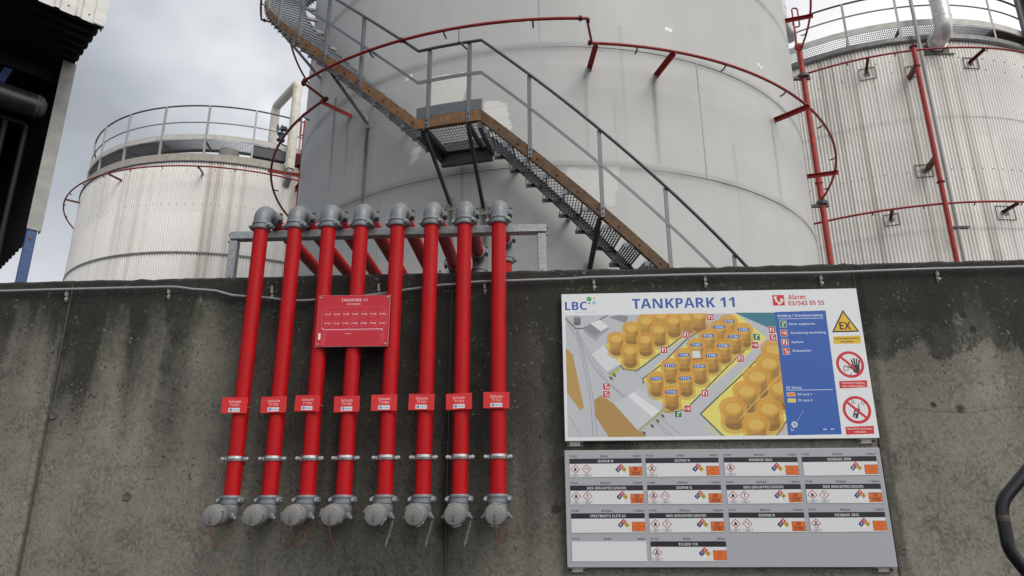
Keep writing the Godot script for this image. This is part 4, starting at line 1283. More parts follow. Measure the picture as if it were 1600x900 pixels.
	mb2 = MB.new(); mb2.bar(Vector3(0.14, 10.7, 0), Vector3(-0.52, 10.7, 0), 0.08, 0.05); put("wall_arm", mb2, M.dark_steel, rs)
	mb2 = MB.new(); mb2.tube(bend([Vector3(-0.06, 11.4, 0.06), Vector3(-0.06, 12.45, 0.06), Vector3(0.06, 12.45, 0.06), Vector3(0.06, 11.98, 0.06), Vector3(-0.06, 11.95, 0.06)], 0.045, 5), 0.018, 8); put("vent_loop", mb2, M.red_old, rs)


func ring_bracket(t: Node3D, deg: float, r0: float, r1: float, s: float, material := "red_bright") -> void:
	var mb := MB.new()
	var y := -0.028
	var side := radial(deg + 90)
	mb.bar(pol(Vector3.ZERO, r0, deg, y), pol(Vector3.ZERO, r1, deg, y), s, 0.007)
	mb.bar(pol(Vector3.ZERO, r0, deg, y - s * 0.5 - 0.0035) + side * (s * 0.5 - 0.004), pol(Vector3.ZERO, r1, deg, y - s * 0.5 - 0.0035) + side * (s * 0.5 - 0.004), 0.007, s)
	put("bracket", mb, M[material], t)


const RO := 5.90
const RI := 5.16


func stair_y(s: float) -> float:      # height of the stringer's top edge at arc length s (on the outer radius)
	if s > -0.83: return 6.65 - (s + 0.83) * 0.938
	if s > -1.70: return 6.65
	return 6.65 + (-1.70 - s) * 0.930


func spos(s: float, r: float, y: float) -> Vector3:
	return pol(Vector3.ZERO, r, rad_to_deg(s / RO), y)


func stair_sweep(mb: MB, s0: float, s1: float, r: float, dy: float, w: float, h: float, step := 0.12) -> void:
	var n := maxi(1, int(absf(s1 - s0) / step))
	var p := PackedVector3Array()
	var o := PackedVector3Array()
	for i in n + 1:
		var s := lerpf(s0, s1, float(i) / n)
		p.append(spos(s, r, stair_y(s) + dy)); o.append(radial(rad_to_deg(s / RO)))
	mb.sweep(p, o, w, h)


func stair_tube(mb: MB, stops: Array, r: float, dy: float, rad: float) -> void:
	var p := PackedVector3Array()
	for k in stops.size() - 1:
		var n := maxi(1, int(absf(stops[k + 1] - stops[k]) / 0.15))
		for i in n: 
			var s: float = lerpf(stops[k], stops[k + 1], float(i) / n)
			p.append(spos(s, r, stair_y(s) + dy))
	p.append(spos(stops[-1], r, stair_y(stops[-1]) + dy))
	mb.tube(p, rad, 8)


func build_stairs() -> void:
	var t := thing("staircase", "steel staircase with rusty sides and grating treads winding up the grey tank", "staircase", Vector3(TC.x, 0, TC.z))
	var s_low := 6.1
	var s_top := -9.7
	var cuts := [[s_low, -0.83], [-0.83, -1.70], [-1.70, s_top]]
	for c in cuts:
		for r in [RO, RI]:
			var mb := MB.new()
			var inner := -1.0 if r == RO else 1.0
			var hv := 0.17 if c[0] != -0.83 else 0.15
			stair_sweep(mb, c[0], c[1], r, -hv * 0.5, 0.009, hv)
			stair_sweep(mb, c[0], c[1], r + inner * 0.030, -0.006, 0.050, 0.010)
			stair_sweep(mb, c[0], c[1], r + inner * 0.030, -hv + 0.006, 0.050, 0.010)
			put("stringer", mb, (M.rust_dull if c[0] > 0.0 else M.rust_steel) if r == RO else M.dark_steel, t)  # inner stringers use a darker steel, their weaker light put into the colour
	# treads
	var tread := MB.new()
	var w := RO - RI - 0.03
	var d := 0.262
	for k in 8: tread.box(Vector3((k / 7.0 - 0.5) * d, -0.016, 0), Vector3(0.005, 0.028, w))
	for k in 9: tread.box(Vector3(0, -0.006, ((k + 0.5) / 9.0 - 0.5) * w), Vector3(d, 0.008, 0.006))
	for e in [-1.0, 1.0]: tread.box(Vector3(0, -0.027, e * w * 0.5), Vector3(d + 0.02, 0.054, 0.006))
	tread.box(Vector3(d * 0.5 + 0.008, -0.014, 0), Vector3(0.012, 0.026, w))
	var tm := tread.mesh()
	var bolts := MB.new()
	var run := 0.238
	var n_low := int((s_low + 0.83) / run)
	var n_up := int((-1.70 - s_top) / run)
	for i in n_low + n_up:
		var low := i < n_low
		var s := -0.83 + run * (i + 0.75) if low else -1.70 - run * (i - n_low + 0.45)
		var y := stair_y(s) - 0.112
		var deg := rad_to_deg(s / RO)
		var bs := Basis(Vector3.UP, deg_to_rad(deg))
		add_mesh("tread", tm, M.galvanised_tread, t, Transform3D(bs, pol(Vector3.ZERO, (RO + RI) * 0.5, deg, y)))
		for e in [-0.06, 0.05]:
			var ss: float = s + e
			var dd := rad_to_deg(ss / RO)
			bolts.lathe([Vector2(0.0, 0.012), Vector2(0.012, 0.012), Vector2(0.014, 0.0)], axis_xf(pol(Vector3.ZERO, RO + 0.0045, dd, y - 0.03), radial(dd)), 6)
	stuff(put("tread_bolts", bolts, M.rust_bolt, t))
	# landing
	var d0 := rad_to_deg(-1.68 / RO)
	var d1 := rad_to_deg(-0.85 / RO)
	var g := MB.new()
	grating(g, Vector3.ZERO, RI + 0.03, RO - 0.06, d0, d1, 6.545, 0.036, 0.06, 0.020)
	put("landing_grating", g, M.galvanised, t)
	g = MB.new()
	for deg in [d0, d1]:
		g.bar(pol(Vector3.ZERO, RI - 0.02, deg, 6.46), pol(Vector3.ZERO, RO - 0.01, deg, 6.46), 0.06, 0.13)
	g.bar(pol(Vector3.ZERO, RI, d0, 6.42), pol(Vector3.ZERO, RI, d1, 6.42), 0.06, 0.2)
	put("landing_frame", g, M.dark_steel, t)
	g = MB.new()
	var pp := arc(Vector3.ZERO, RO + 0.003, 6.73, d0 - 0.3, d1 + 0.3, 8)
	var oo := PackedVector3Array()
	for i in 9: oo.append(radial(lerpf(d0 - 0.3, d1 + 0.3, i / 8.0)))
	g.sweep(pp, oo, 0.006, 0.155)
	put("toe_plate", g, M.galvanised_dark, t)
	# handrail, knee rail, posts
	var hr := MB.new(); stair_tube(hr, [s_low, -0.83, -1.70, s_top], RO + 0.03, 1.015, 0.021); put("handrail", hr, M.rail_dark, t)
	var kr := MB.new()
	for c in [[s_low, -0.83], [-0.83, -1.70], [-1.70, s_top]]: stair_sweep(kr, c[0], c[1], RO + 0.022, 0.53, 0.008, 0.050)
	put("knee_rail", kr, M.rail_grey, t)
	for s in [5.7, 4.85, 4.0, 3.15, 2.27, 1.425, 0.637, -0.216, -0.995, -1.55, -2.65, -3.40, -4.15, -5.0, -5.85, -6.7, -7.55, -8.4, -9.2]:
		var y := stair_y(s)
		var low := -0.16
		var mb := MB.new()
		mb.box(spos(s, RO + 0.014, y + (1.0 + low) * 0.5), Vector3(0.050, 1.0 - low, 0.012), Basis(Vector3.UP, s / RO), 0.002)
		mb.box(spos(s, RO - 0.004, y + (1.0 + low) * 0.5) + radial(rad_to_deg(s / RO) + 90) * 0.022, Vector3(0.006, 1.0 - low, 0.036), Basis(Vector3.UP, s / RO))
		var po := put("post", mb, M.rail_grey, t)
		for e in [-0.12, -0.05]:
			mb = MB.new(); mb.lathe([Vector2(0.0, 0.012), Vector2(0.010, 0.012), Vector2(0.011, 0.0)], axis_xf(spos(s, RO + 0.020, y + e), radial(rad_to_deg(s / RO))), 6); put("bolt", mb, M.dark_bolt, po)
	# raking struts down to the shell
	for q in [[-1.60, -15.6, 5.83, 0.0], [-1.01, -10.1, 5.71, 0.0], [-3.40, -33.5, 7.53, 0.1], [-5.25, -52.4, 9.14, 0.1], [0.60, 5.7, 4.76, 0.1], [2.9, 28.0, 2.6, 0.1], [-7.3, -71, 10.9, 0.1]]:
		var y := stair_y(q[0]) - 0.19
		var a := spos(q[0], RO - 0.03, y)
		var b := pol(Vector3.ZERO, RC + 0.03, q[1], q[2])
		var mb := MB.new()
		mb.bar(a, b, 0.055, 0.008)
		mb.bar(a + radial(q[1] + 90) * 0.024 + Vector3(0, -0.03, 0), b + radial(q[1] + 90) * 0.024 + Vector3(0, -0.03, 0), 0.008, 0.055)
		if q[3] == 0.0: mb.bar(spos(q[0], RO, 6.5), spos(q[0], RI, 6.5), 0.05, 0.05)
		put("strut", mb, M.dark_steel, t)
		mb = MB.new()
		mb.box(pol(Vector3.ZERO, RC + 0.004, q[1], q[2] + 0.02), Vector3(0.09, 0.20, 0.010), Basis(Vector3.UP, deg_to_rad(q[1])))
		var gs := Basis(Vector3.UP, deg_to_rad(q[1]))
		mb.face([pol(Vector3.ZERO, RC, q[1], q[2] - 0.06), pol(Vector3.ZERO, RC, q[1], q[2] + 0.12), pol(Vector3.ZERO, RC + 0.17, q[1], q[2] + 0.16), pol(Vector3.ZERO, RC + 0.10, q[1], q[2] + 0.03)], gs * Vector3.RIGHT)
		put("gusset", mb, M.weld_grey, t)
	# stubs that hold the inner stringer off the shell
	for s in [-7.2, -6.4, -5.6, -4.8, -4.0, -3.2, -2.4, -0.5, 0.3, 1.1, 1.9]:
		var mb := MB.new()
		var deg := rad_to_deg(s / RO)
		mb.bar(pol(Vector3.ZERO, RC, deg, stair_y(s) - 0.10), pol(Vector3.ZERO, RI, deg, stair_y(s) - 0.10), 0.05, 0.05)
		put("shell_stub", mb, M.weld_grey, t)


func grating(mb: MB, c: Vector3, r0: float, r1: float, d0: float, d1: float, y: float, pitch: float, cross: float, h: float) -> void:
	var rm := (r0 + r1) * 0.5
	var n := maxi(2, int(deg_to_rad(d1 - d0) * rm / pitch))
	for i in n + 1:
		var deg := lerpf(d0, d1, float(i) / n)
		mb.box(pol(c, rm, deg, y - h * 0.5), Vector3(0.006, h, r1 - r0), Basis(Vector3.UP, deg_to_rad(deg)))
	var m := maxi(2, int((r1 - r0) / cross))
	for k in m + 1:
		var r := lerpf(r0, r1, float(k) / m)
		var deg := (d0 + d1) * 0.5
		var half := r * tan(deg_to_rad((d1 - d0) * 0.5))
		mb.box(pol(c, r, deg, y - 0.006), Vector3(half * 2.0, 0.009, 0.007), Basis(Vector3.UP, deg_to_rad(deg)))


# ---------------------------------------------------------------- the two corrugated tanks
func cladding(t: Node3D, mt: Material, ys: Array) -> void:
	var n := 421
	var per := 8
	for c in ys.size() - 1:
		var mb := MB.new()
		var y0: float = ys[c] - (0.03 if c else 0.0)
		var y1: float = ys[c + 1]
		mb.grid(n * per, 2, func(i: int, j: int) -> Array:
			var a := TAU * i / (n * per) - PI
			var ph := TAU * (i % per) / per
			var k := (1.0 + cos(ph)) * 0.5
			var depth := pow(k, 2.2)
			var dk := 2.2 * pow(maxf(k, 1e-4), 1.2) * (-sin(ph) * 0.5) * TAU / (TAU * RB / n)
			var r := RB - 0.034 * depth + lerpf(0.012, 0.0, j / 2.0)
			var ra := Vector3(sin(a), 0, cos(a))
			var ta := Vector3(cos(a), 0, -sin(a))
			var y := lerpf(y0, y1, j / 2.0)
			return [ra * r + Vector3.UP * y, (ra + ta * 0.034 * dk).normalized(), Vector2((a + PI) / TAU, 1.0 - y / 13.0)])
		put("cladding_course", mb, mt, t)
	var core := MB.new()
	core.lathe([Vector2(RB - 0.05, 0.0), Vector2(RB - 0.05, ys[-1])], Transform3D(), 96)
	put("inner_shell", core, M.stained_shell, t)


func cladding_bolts(t: Node3D, y: float, every: int) -> void:
	var mb := MB.new()
	for i in range(0, 421, every):
		var deg := 360.0 * (i + 0.5) / 421.0 - 180.0
		if absf(deg) > 95.0: continue
		mb.lathe([Vector2(0.0, 0.010), Vector2(0.012, 0.008), Vector2(0.014, 0.0)], axis_xf(pol(Vector3.ZERO, RB + 0.006, deg, y), radial(deg)), 6)
	stuff(put("cladding_bolts", mb, M.dark_bolt, t))


func ring_wall(mb: MB, r0: float, r1: float, y0: float, y1: float) -> void:
	mb.lathe([Vector2(r0, y0), Vector2(r1, y0), Vector2(r1, y1), Vector2(r0, y1), Vector2(r0, y0)], Transform3D(), 120)


func simple_ring(called_label: String, c: Vector3, y: float, r: float, first: float, span: float, tube_r: float) -> void:
	var rg := thing("ring_pipe", called_label, "pipe", Vector3(c.x, y, c.z), "red ring pipes round the tanks")
	var mb := MB.new(); mb.tube(arc(Vector3.ZERO, r, 0, -178, 178, 160), tube_r, 10); put("ring_tube", mb, M.red_old, rg)
	var k := -4
	while first + k * span < 130.0:
		ring_bracket(rg, first + k * span, RB - 0.03, r + 0.03, 0.055, "red_dark")
		k += 1
	mb = MB.new()
	for i in 24:
		var deg := -120.0 + i * 10.4 + 4.0
		mb.tube(PackedVector3Array([pol(Vector3.ZERO, r, deg, 0), pol(Vector3.ZERO, r - 0.07, deg, -0.05)]), 0.014, 6)
	stuff(put("nozzles", mb, M.red_dark, rg))


func build_left_tank() -> void:
	var mt := sheet_material(31, c8(246, 244, 241), c8(190, 179, 170), 0.6)
	var t := thing("storage_tank", "white corrugated tank at the left with brown streaks and a railing round its roof", "tank", Vector3(TL.x, 0, TL.z), "storage tanks behind the wall")
	cladding(t, mt, [0.0, 3.25, 6.02, 8.796, 11.57])
	cladding_bolts(t, 10.25, 3); cladding_bolts(t, 11.30, 5)
	var mb := MB.new(); ring_wall(mb, RB - 0.05, RB + 0.022, 8.78, 8.83); put("joint_band", mb, M.gutter_grey, t)
	mb = MB.new(); ring_wall(mb, RB - 0.08, RB - 0.012, 11.575, 11.83); put("shell_band", mb, M.stained_shell, t)
	mb = MB.new(); ring_wall(mb, RB - 0.05, RB + 0.03, 11.555, 11.585); put("drip_edge", mb, M.dark_steel, t)
	mb = MB.new(); mb.lathe([Vector2(RB - 0.03, 11.835), Vector2(4.0, 11.95), Vector2(0.0, 12.45)], Transform3D(), 72); put("roof", mb, M.roof_grey, t)
	walkway(t, 12.33, 4.39, 5.0, 24, -6.9, 13.45, 12.90, 4.97, 11.83, 999.0)
	# machinery standing on the roof edge behind the railing
	mb = MB.new(); mb.lathe([Vector2(0.0, 0.30), Vector2(0.24, 0.30), Vector2(0.28, 0.25), Vector2(0.28, 0.0), Vector2(0.0, 0.0)], Transform3D(Basis(), pol(Vector3.ZERO, 4.75, 15.5, 11.85)), 20); put("roof_hatch", mb, M.roof_grey, t)
	mb = MB.new(); mb.box(pol(Vector3.ZERO, 4.72, 28.5, 12.14), Vector3(0.95, 0.36, 0.5), Basis(Vector3.UP, deg_to_rad(28.5)), 0.02); put("kerb_block", mb, M.under_grey, t)
	simple_ring("red sprinkler ring pipe round the top of the left corrugated tank", TL, 11.22, 5.49, -19.5, 28.7, 0.022)

	var u := thing("overflow_pipe", "cream insulated pipe bent like an upturned U over the left tank's railing", "pipe", Vector3(-7.51, 11.6, -13.99))
	mb = MB.new(); mb.tube(bend([Vector3(0, 0, 0), Vector3(0, 2.90, 0), Vector3(-1.14, 2.90, -1.25), Vector3(-1.14, 0.35, -1.25)], 0.16, 6), 0.135, 18); put("pipe_jacket", mb, M.cream_pipe, u)
	for y in [0.15, 0.75, 1.35, 1.95, 2.5]:
		for q in [[0.0, 0.0], [-1.14, -1.25]]:
			mb = MB.new(); mb.lathe([Vector2(0.134, -0.008), Vector2(0.139, -0.006), Vector2(0.139, 0.006), Vector2(0.134, 0.008)], Transform3D(Basis(), Vector3(q[0], y + 0.2, q[1])), 18); put("jacket_band", mb, M.cream_pipe, u)
	mb = MB.new(); mb.tube(bend([Vector3(0, 0.02, 0), Vector3(0, -0.25, 0), Vector3(-0.25, -0.55, -0.35)], 0.12, 5), 0.10, 14); put("lower_bend", mb, M.galvanised, u)
	var vl := thing("valve", "small blue-black valve with a handwheel beside the cream pipe on the left tank", "valve", Vector3(-7.95, 12.35, -14.2))
	mb = MB.new()
	mb.lathe([Vector2(0.05, 0), Vector2(0.05, 0.3), Vector2(0.12, 0.32), Vector2(0.12, 0.36), Vector2(0.07, 0.38), Vector2(0.08, 0.5), Vector2(0.12, 0.52), Vector2(0.12, 0.56), Vector2(0.04, 0.58), Vector2(0.03, 0.85), Vector2(0.0, 0.85)], Transform3D(), 12)
	mb.box(Vector3(0.06, 0.72, 0), Vector3(0.2, 0.14, 0.14), Basis(), 0.03)
	put("valve_body", mb, M.valve_blue, vl)
	mb = MB.new()
	var hw := PackedVector3Array()
	for k in 17: hw.append(Vector3(-0.12, 0.72, 0) + Vector3(0.02 * cos(TAU * k / 16), 0.14 * sin(TAU * k / 16), 0.14 * cos(TAU * k / 16)))
	mb.tube(hw, 0.014, 6, false); mb.bar(Vector3(-0.12, 0.60, 0), Vector3(-0.12, 0.84, 0), 0.02, 0.02); mb.bar(Vector3(-0.12, 0.72, 0), Vector3(0, 0.72, 0), 0.03, 0.03)
	put("handwheel", mb, M.valve_blue, vl)
	var fp := thing("foam_maker", "red foam pipe with a hooked vent between the left tank and the grey tank", "pipe", Vector3(-7.30, 11.2, -14.45))
	mb = MB.new(); mb.tube(PackedVector3Array([Vector3(0, -1.0, 0.1), Vector3(0, 2.2, 0.1)]), 0.05, 12); put("foam_tube", mb, M.red_bright, fp)
	mb = MB.new(); mb.tube(bend([Vector3(0, 2.1, 0.1), Vector3(0, 2.55, 0.1), Vector3(-0.14, 2.4, 0.1), Vector3(-0.14, 1.75, 0.1), Vector3(-0.02, 1.7, 0.1)], 0.04, 5), 0.022, 8); put("vent_hook", mb, M.red_bright, fp)
	mb = MB.new(); mb.box(Vector3(-0.10, 0.86, 0.05), Vector3(0.32, 0.42, 0.3), Basis(), 0.04); put("foam_chamber", mb, M.red_dark, fp)
	mb = MB.new(); mb.bar(Vector3(0, -0.05, 0.1), Vector3(-0.5, -0.35, 0.1), 0.07, 0.07); put("arm", mb, M.red_bright, fp)
	mb = MB.new()
	for y in [-0.55, -0.72, -0.9]: mb.box(Vector3(-0.1, y, 0.0), Vector3(0.42, 0.06, 0.2))
	mb.box(Vector3(-0.2, -0.6, 0.05), Vector3(0.05, 0.8, 0.05)); mb.box(Vector3(0.03, -0.6, 0.05), Vector3(0.05, 0.8, 0.05))
	put("pipe_bracket", mb, M.gutter_grey, fp)


func walkway(t: Node3D, y: float, r0: float, r1: float, n: int, first: float, rail: float, knee: float, rr: float, foot: float, brown_from: float) -> void:
	var step := 360.0 / n
	for k in n:
		var d := first + k * step
		if d > 180.0: d -= 360.0
		var mb := MB.new()
		if d + step * 0.3 > brown_from and d < 150.0:
			for q in 5:
				var e := d + step * (q + 0.5) / 5.0
				mb.box(pol(Vector3.ZERO, (r0 + r1) * 0.5, e, y - 0.02), Vector3((r1) * deg_to_rad(step) / 5.0 - 0.008, 0.035, r1 - r0), Basis(Vector3.UP, deg_to_rad(e)))
			put("walkway_planks", mb, M.brown_plank, t)
		else:
			grating(mb, Vector3.ZERO, r0, r1, d + 0.2, d + step - 0.2, y, 0.045, 0.075, 0.030)
			put("walkway_grating", mb, M.under_grey if brown_from > 500.0 else M.galvanised, t)
		mb = MB.new()
		mb.bar(pol(Vector3.ZERO, r0, d, y - 0.06), pol(Vector3.ZERO, r1, d, y - 0.06), 0.05, 0.06)
		put("walkway_beam", mb, M.gutter_grey, t)
		mb = MB.new()
		mb.box(pol(Vector3.ZERO, rr + 0.04, d, (rail + foot) * 0.5), Vector3(0.055, rail - foot, 0.012), Basis(Vector3.UP, deg_to_rad(d)), 0.003)
		mb.box(pol(Vector3.ZERO, rr + 0.015, d, (rail + foot) * 0.5) + radial(d + 90) * 0.024, Vector3(0.007, rail - foot, 0.045), Basis(Vector3.UP, deg_to_rad(d)))
		put("railing_post", mb, M.rail_light, t)
	var mb2 := MB.new(); mb2.tube(arc(Vector3.ZERO, rr, rail, -180, 180, 144), 0.024, 8, false); put("railing_top", mb2, M.rail_dark, t)
	mb2 = MB.new(); mb2.tube(arc(Vector3.ZERO, rr, knee, -180, 180, 144), 0.020, 8, false); put("railing_middle", mb2, M.rail_light, t)
	mb2 = MB.new(); ring_wall(mb2, r1 + 0.002, r1 + 0.014, y - 0.01, y + 0.16); put("toe_board", mb2, M.white_weathered, t)
	mb2 = MB.new(); ring_wall(mb2, r0 - 0.02, r0 - 0.002, y - 0.08, y + 0.02); put("inner_edge", mb2, M.dark_steel, t)


func build_right_tank() -> void:
	var mt := sheet_material(41, c8(245, 243, 239), c8(178, 171, 156), 0.75)
	var t := thing("storage_tank", "dirty white corrugated tank at the right with a grating walkway round its roof", "tank", Vector3(TR.x, 0, TR.z), "storage tanks behind the wall")
	cladding(t, mt, [0.0, 2.28, 5.03, 7.77, 10.515, 12.506])
	cladding_bolts(t, 9.17, 3); cladding_bolts(t, 12.05, 4); cladding_bolts(t, 11.75, 7)
	var mb := MB.new(); mb.lathe([Vector2(RB - 0.05, 12.50), Vector2(RB + 0.05, 12.50), Vector2(RB + 0.075, 12.54), Vector2(RB + 0.06, 12.66), Vector2(RB - 0.05, 12.66)], Transform3D(), 120); put("gutter", mb, M.gutter_grey, t)
	mb = MB.new(); mb.lathe([Vector2(RB - 0.05, 12.66), Vector2(4.2, 12.74), Vector2(0.0, 13.2)], Transform3D(), 72); put("roof", mb, M.roof_grey, t)
	walkway(t, 12.95, 4.55, 5.13, 28, -34.0, 13.91, 13.53, 5.10, 12.66, 9.0)
	for q in [[-17.8, 11.84, 0.34, 0.30], [-7.0, 11.72, 0.30, 0.28], [8.2, 11.90, 0.36, 0.28], [-9.0, 9.17, 0.36, 0.30], [-18.2, 8.09, 0.30, 0.26], [8.2, 8.10, 0.42, 0.32], [34.0, 11.86, 0.36, 0.28], [34.0, 8.08, 0.36, 0.3]]:
		var deg: float = q[0]
		var bs := Basis(Vector3.UP, deg_to_rad(deg))
		mb = MB.new()
		mb.box(pol(Vector3.ZERO, RB + 0.004, deg, q[1]), Vector3(q[2] * 0.30, q[3] * 0.35, 0.02), bs)
		for s in [-1.0, 1.0]:
			mb.box(pol(Vector3.ZERO, RB + 0.010, deg, q[1] + s * q[3] * 0.5), Vector3(q[2], 0.016, 0.02), bs)
			mb.box(pol(Vector3.ZERO, RB + 0.010, deg, q[1]) + bs * Vector3(s * q[2] * 0.5, 0, 0.002), Vector3(0.012, q[3], 0.016), bs)
		put("cladding_cutout", mb, M.shell_dark_patch, t)
	mb = MB.new(); mb.box(pol(Vector3.ZERO, RB + 0.006, 0.0, 12.14), Vector3(0.75, 0.02, 0.05)); mb.box(pol(Vector3.ZERO, RB - 0.002, 0.0, 12.28), Vector3(0.55, 0.26, 0.03)); put("pipe_flashing", mb, M.shell_dark_patch, t)
	simple_ring("upper red sprinkler ring pipe on the right corrugated tank, just under its gutter", TR, 11.95, 5.62, -18.0, 25.6, 0.024)
	simple_ring("lower red sprinkler ring pipe on the right corrugated tank, just above the wall", TR, 8.16, 5.555, -18.5, 25.8, 0.024)

	var rp := pol(TR, 5.66, -8.2, 0)
	var rs := thing("riser_pipe", "upright red water pipe up the front of the right corrugated tank", "pipe", rp)
	mb = MB.new(); mb.tube(PackedVector3Array([Vector3(0, 0, 0), Vector3(0, 6, 0), Vector3(0, 12.02, 0)]), 0.052, 14); put("riser_tube", mb, M.red_bright, rs)
	for q in [[12.02, 0.085], [8.62, 0.08], [11.5, 0.07]]:
		mb = MB.new(); mb.lathe([Vector2(0.04, -0.014), Vector2(q[1], -0.014), Vector2(q[1], 0.014), Vector2(0.04, 0.014)], Transform3D(Basis(), Vector3(0, q[0], 0)), 12); put("flange", mb, M.red_dark, rs)
	for y in [11.55, 9.2]:
		mb = MB.new(); mb.bar(Vector3(0, y, 0), Vector3(0.09, y + 0.02, -0.54), 0.09, 0.10); put("wall_arm", mb, M.red_dark, rs)
	var gp := thing("drain_pipe", "grey upright pipe beside the red pipe on the right corrugated tank", "pipe", pol(TR, 5.33, -5.2, 0))
	mb = MB.new(); mb.tube(PackedVector3Array([Vector3(0, 0, 0), Vector3(0, 7, 0), Vector3(-0.0, 14.0, 0)]), 0.040, 12); put("pipe_tube", mb, M.rail_light, gp)
	mb = MB.new(); mb.box(Vector3(0.05, 7.68, 0.0), Vector3(0.34, 0.035, 0.12)); put("pipe_bracket", mb, M.dark_steel, gp)
	mb = MB.new(); mb.lathe([Vector2(0.0, 0.22), Vector2(0.06, 0.2), Vector2(0.10, 0.12), Vector2(0.06, 0.0), Vector2(0.0, 0.0)], Transform3D(Basis(), Vector3(0, 14.0, 0)), 10); put("vent_cap", mb, M.dark_steel, gp)
	silver_pipe("silver insulated pipe bending into the right corrugated tank under its gutter", 0.0, 5.56, 16.5, 12.42, 5.02, 0.19)
	silver_pipe("silver insulated pipe bend half hidden behind the right side of the grey tank", -36.0, 5.62, 16.5, 13.62, 4.9, 0.19)
	var sp := thing("steel_post", "blue-grey steel post at the right end of the right tank's walkway", "post", pol(TR, 5.22, 28.6, 12.7))
	mb = MB.new(); mb.box(Vector3(0, 1.5, 0), Vector3(0.20, 3.0, 0.012)); mb.box(Vector3(-0.1, 1.5, 0.06), Vector3(0.012, 3.0, 0.12)); mb.box(Vector3(0.1, 1.5, 0.06), Vector3(0.012, 3.0, 0.12)); put("post_channel", mb, M.galvanised_dark, sp)
	mb = MB.new(); mb.box(Vector3(0, 0.006, 0.02), Vector3(0.3, 0.012, 0.3)); put("base_plate", mb, M.galvanised_dark, sp)


func silver_pipe(label: String, deg: float, r: float, y_top: float, y_low: float, r_in: float, rad: float) -> void:
	var t := thing("insulated_pipe", label, "pipe", pol(TR, r, deg, y_low))
	var inn := radial(deg) * (r_in - r)
	var mb := MB.new(); mb.tube(bend([Vector3(0, y_top - y_low, 0), Vector3(0, 0.6, 0), Vector3(0, 0, 0), inn], 0.28, 8), rad, 20); put("pipe_jacket", mb, M.insulated_silver, t)
	for y in [0.36, 0.95, 1.8, 2.7]:
		mb = MB.new(); mb.lathe([Vector2(rad, -0.012), Vector2(rad + 0.006, -0.010), Vector2(rad + 0.006, 0.010), Vector2(rad, 0.012)], Transform3D(Basis(), Vector3(0, y, 0)), 20); put("jacket_band", mb, M.insulated_silver, t)
	mb = MB.new(); mb.lathe([Vector2(rad, -0.03), Vector2(rad + 0.035, -0.028), Vector2(rad + 0.04, 0.02), Vector2(rad, 0.03)], axis_xf(inn * 0.72, inn), 20); put("collar", mb, M.insulated_silver, t)


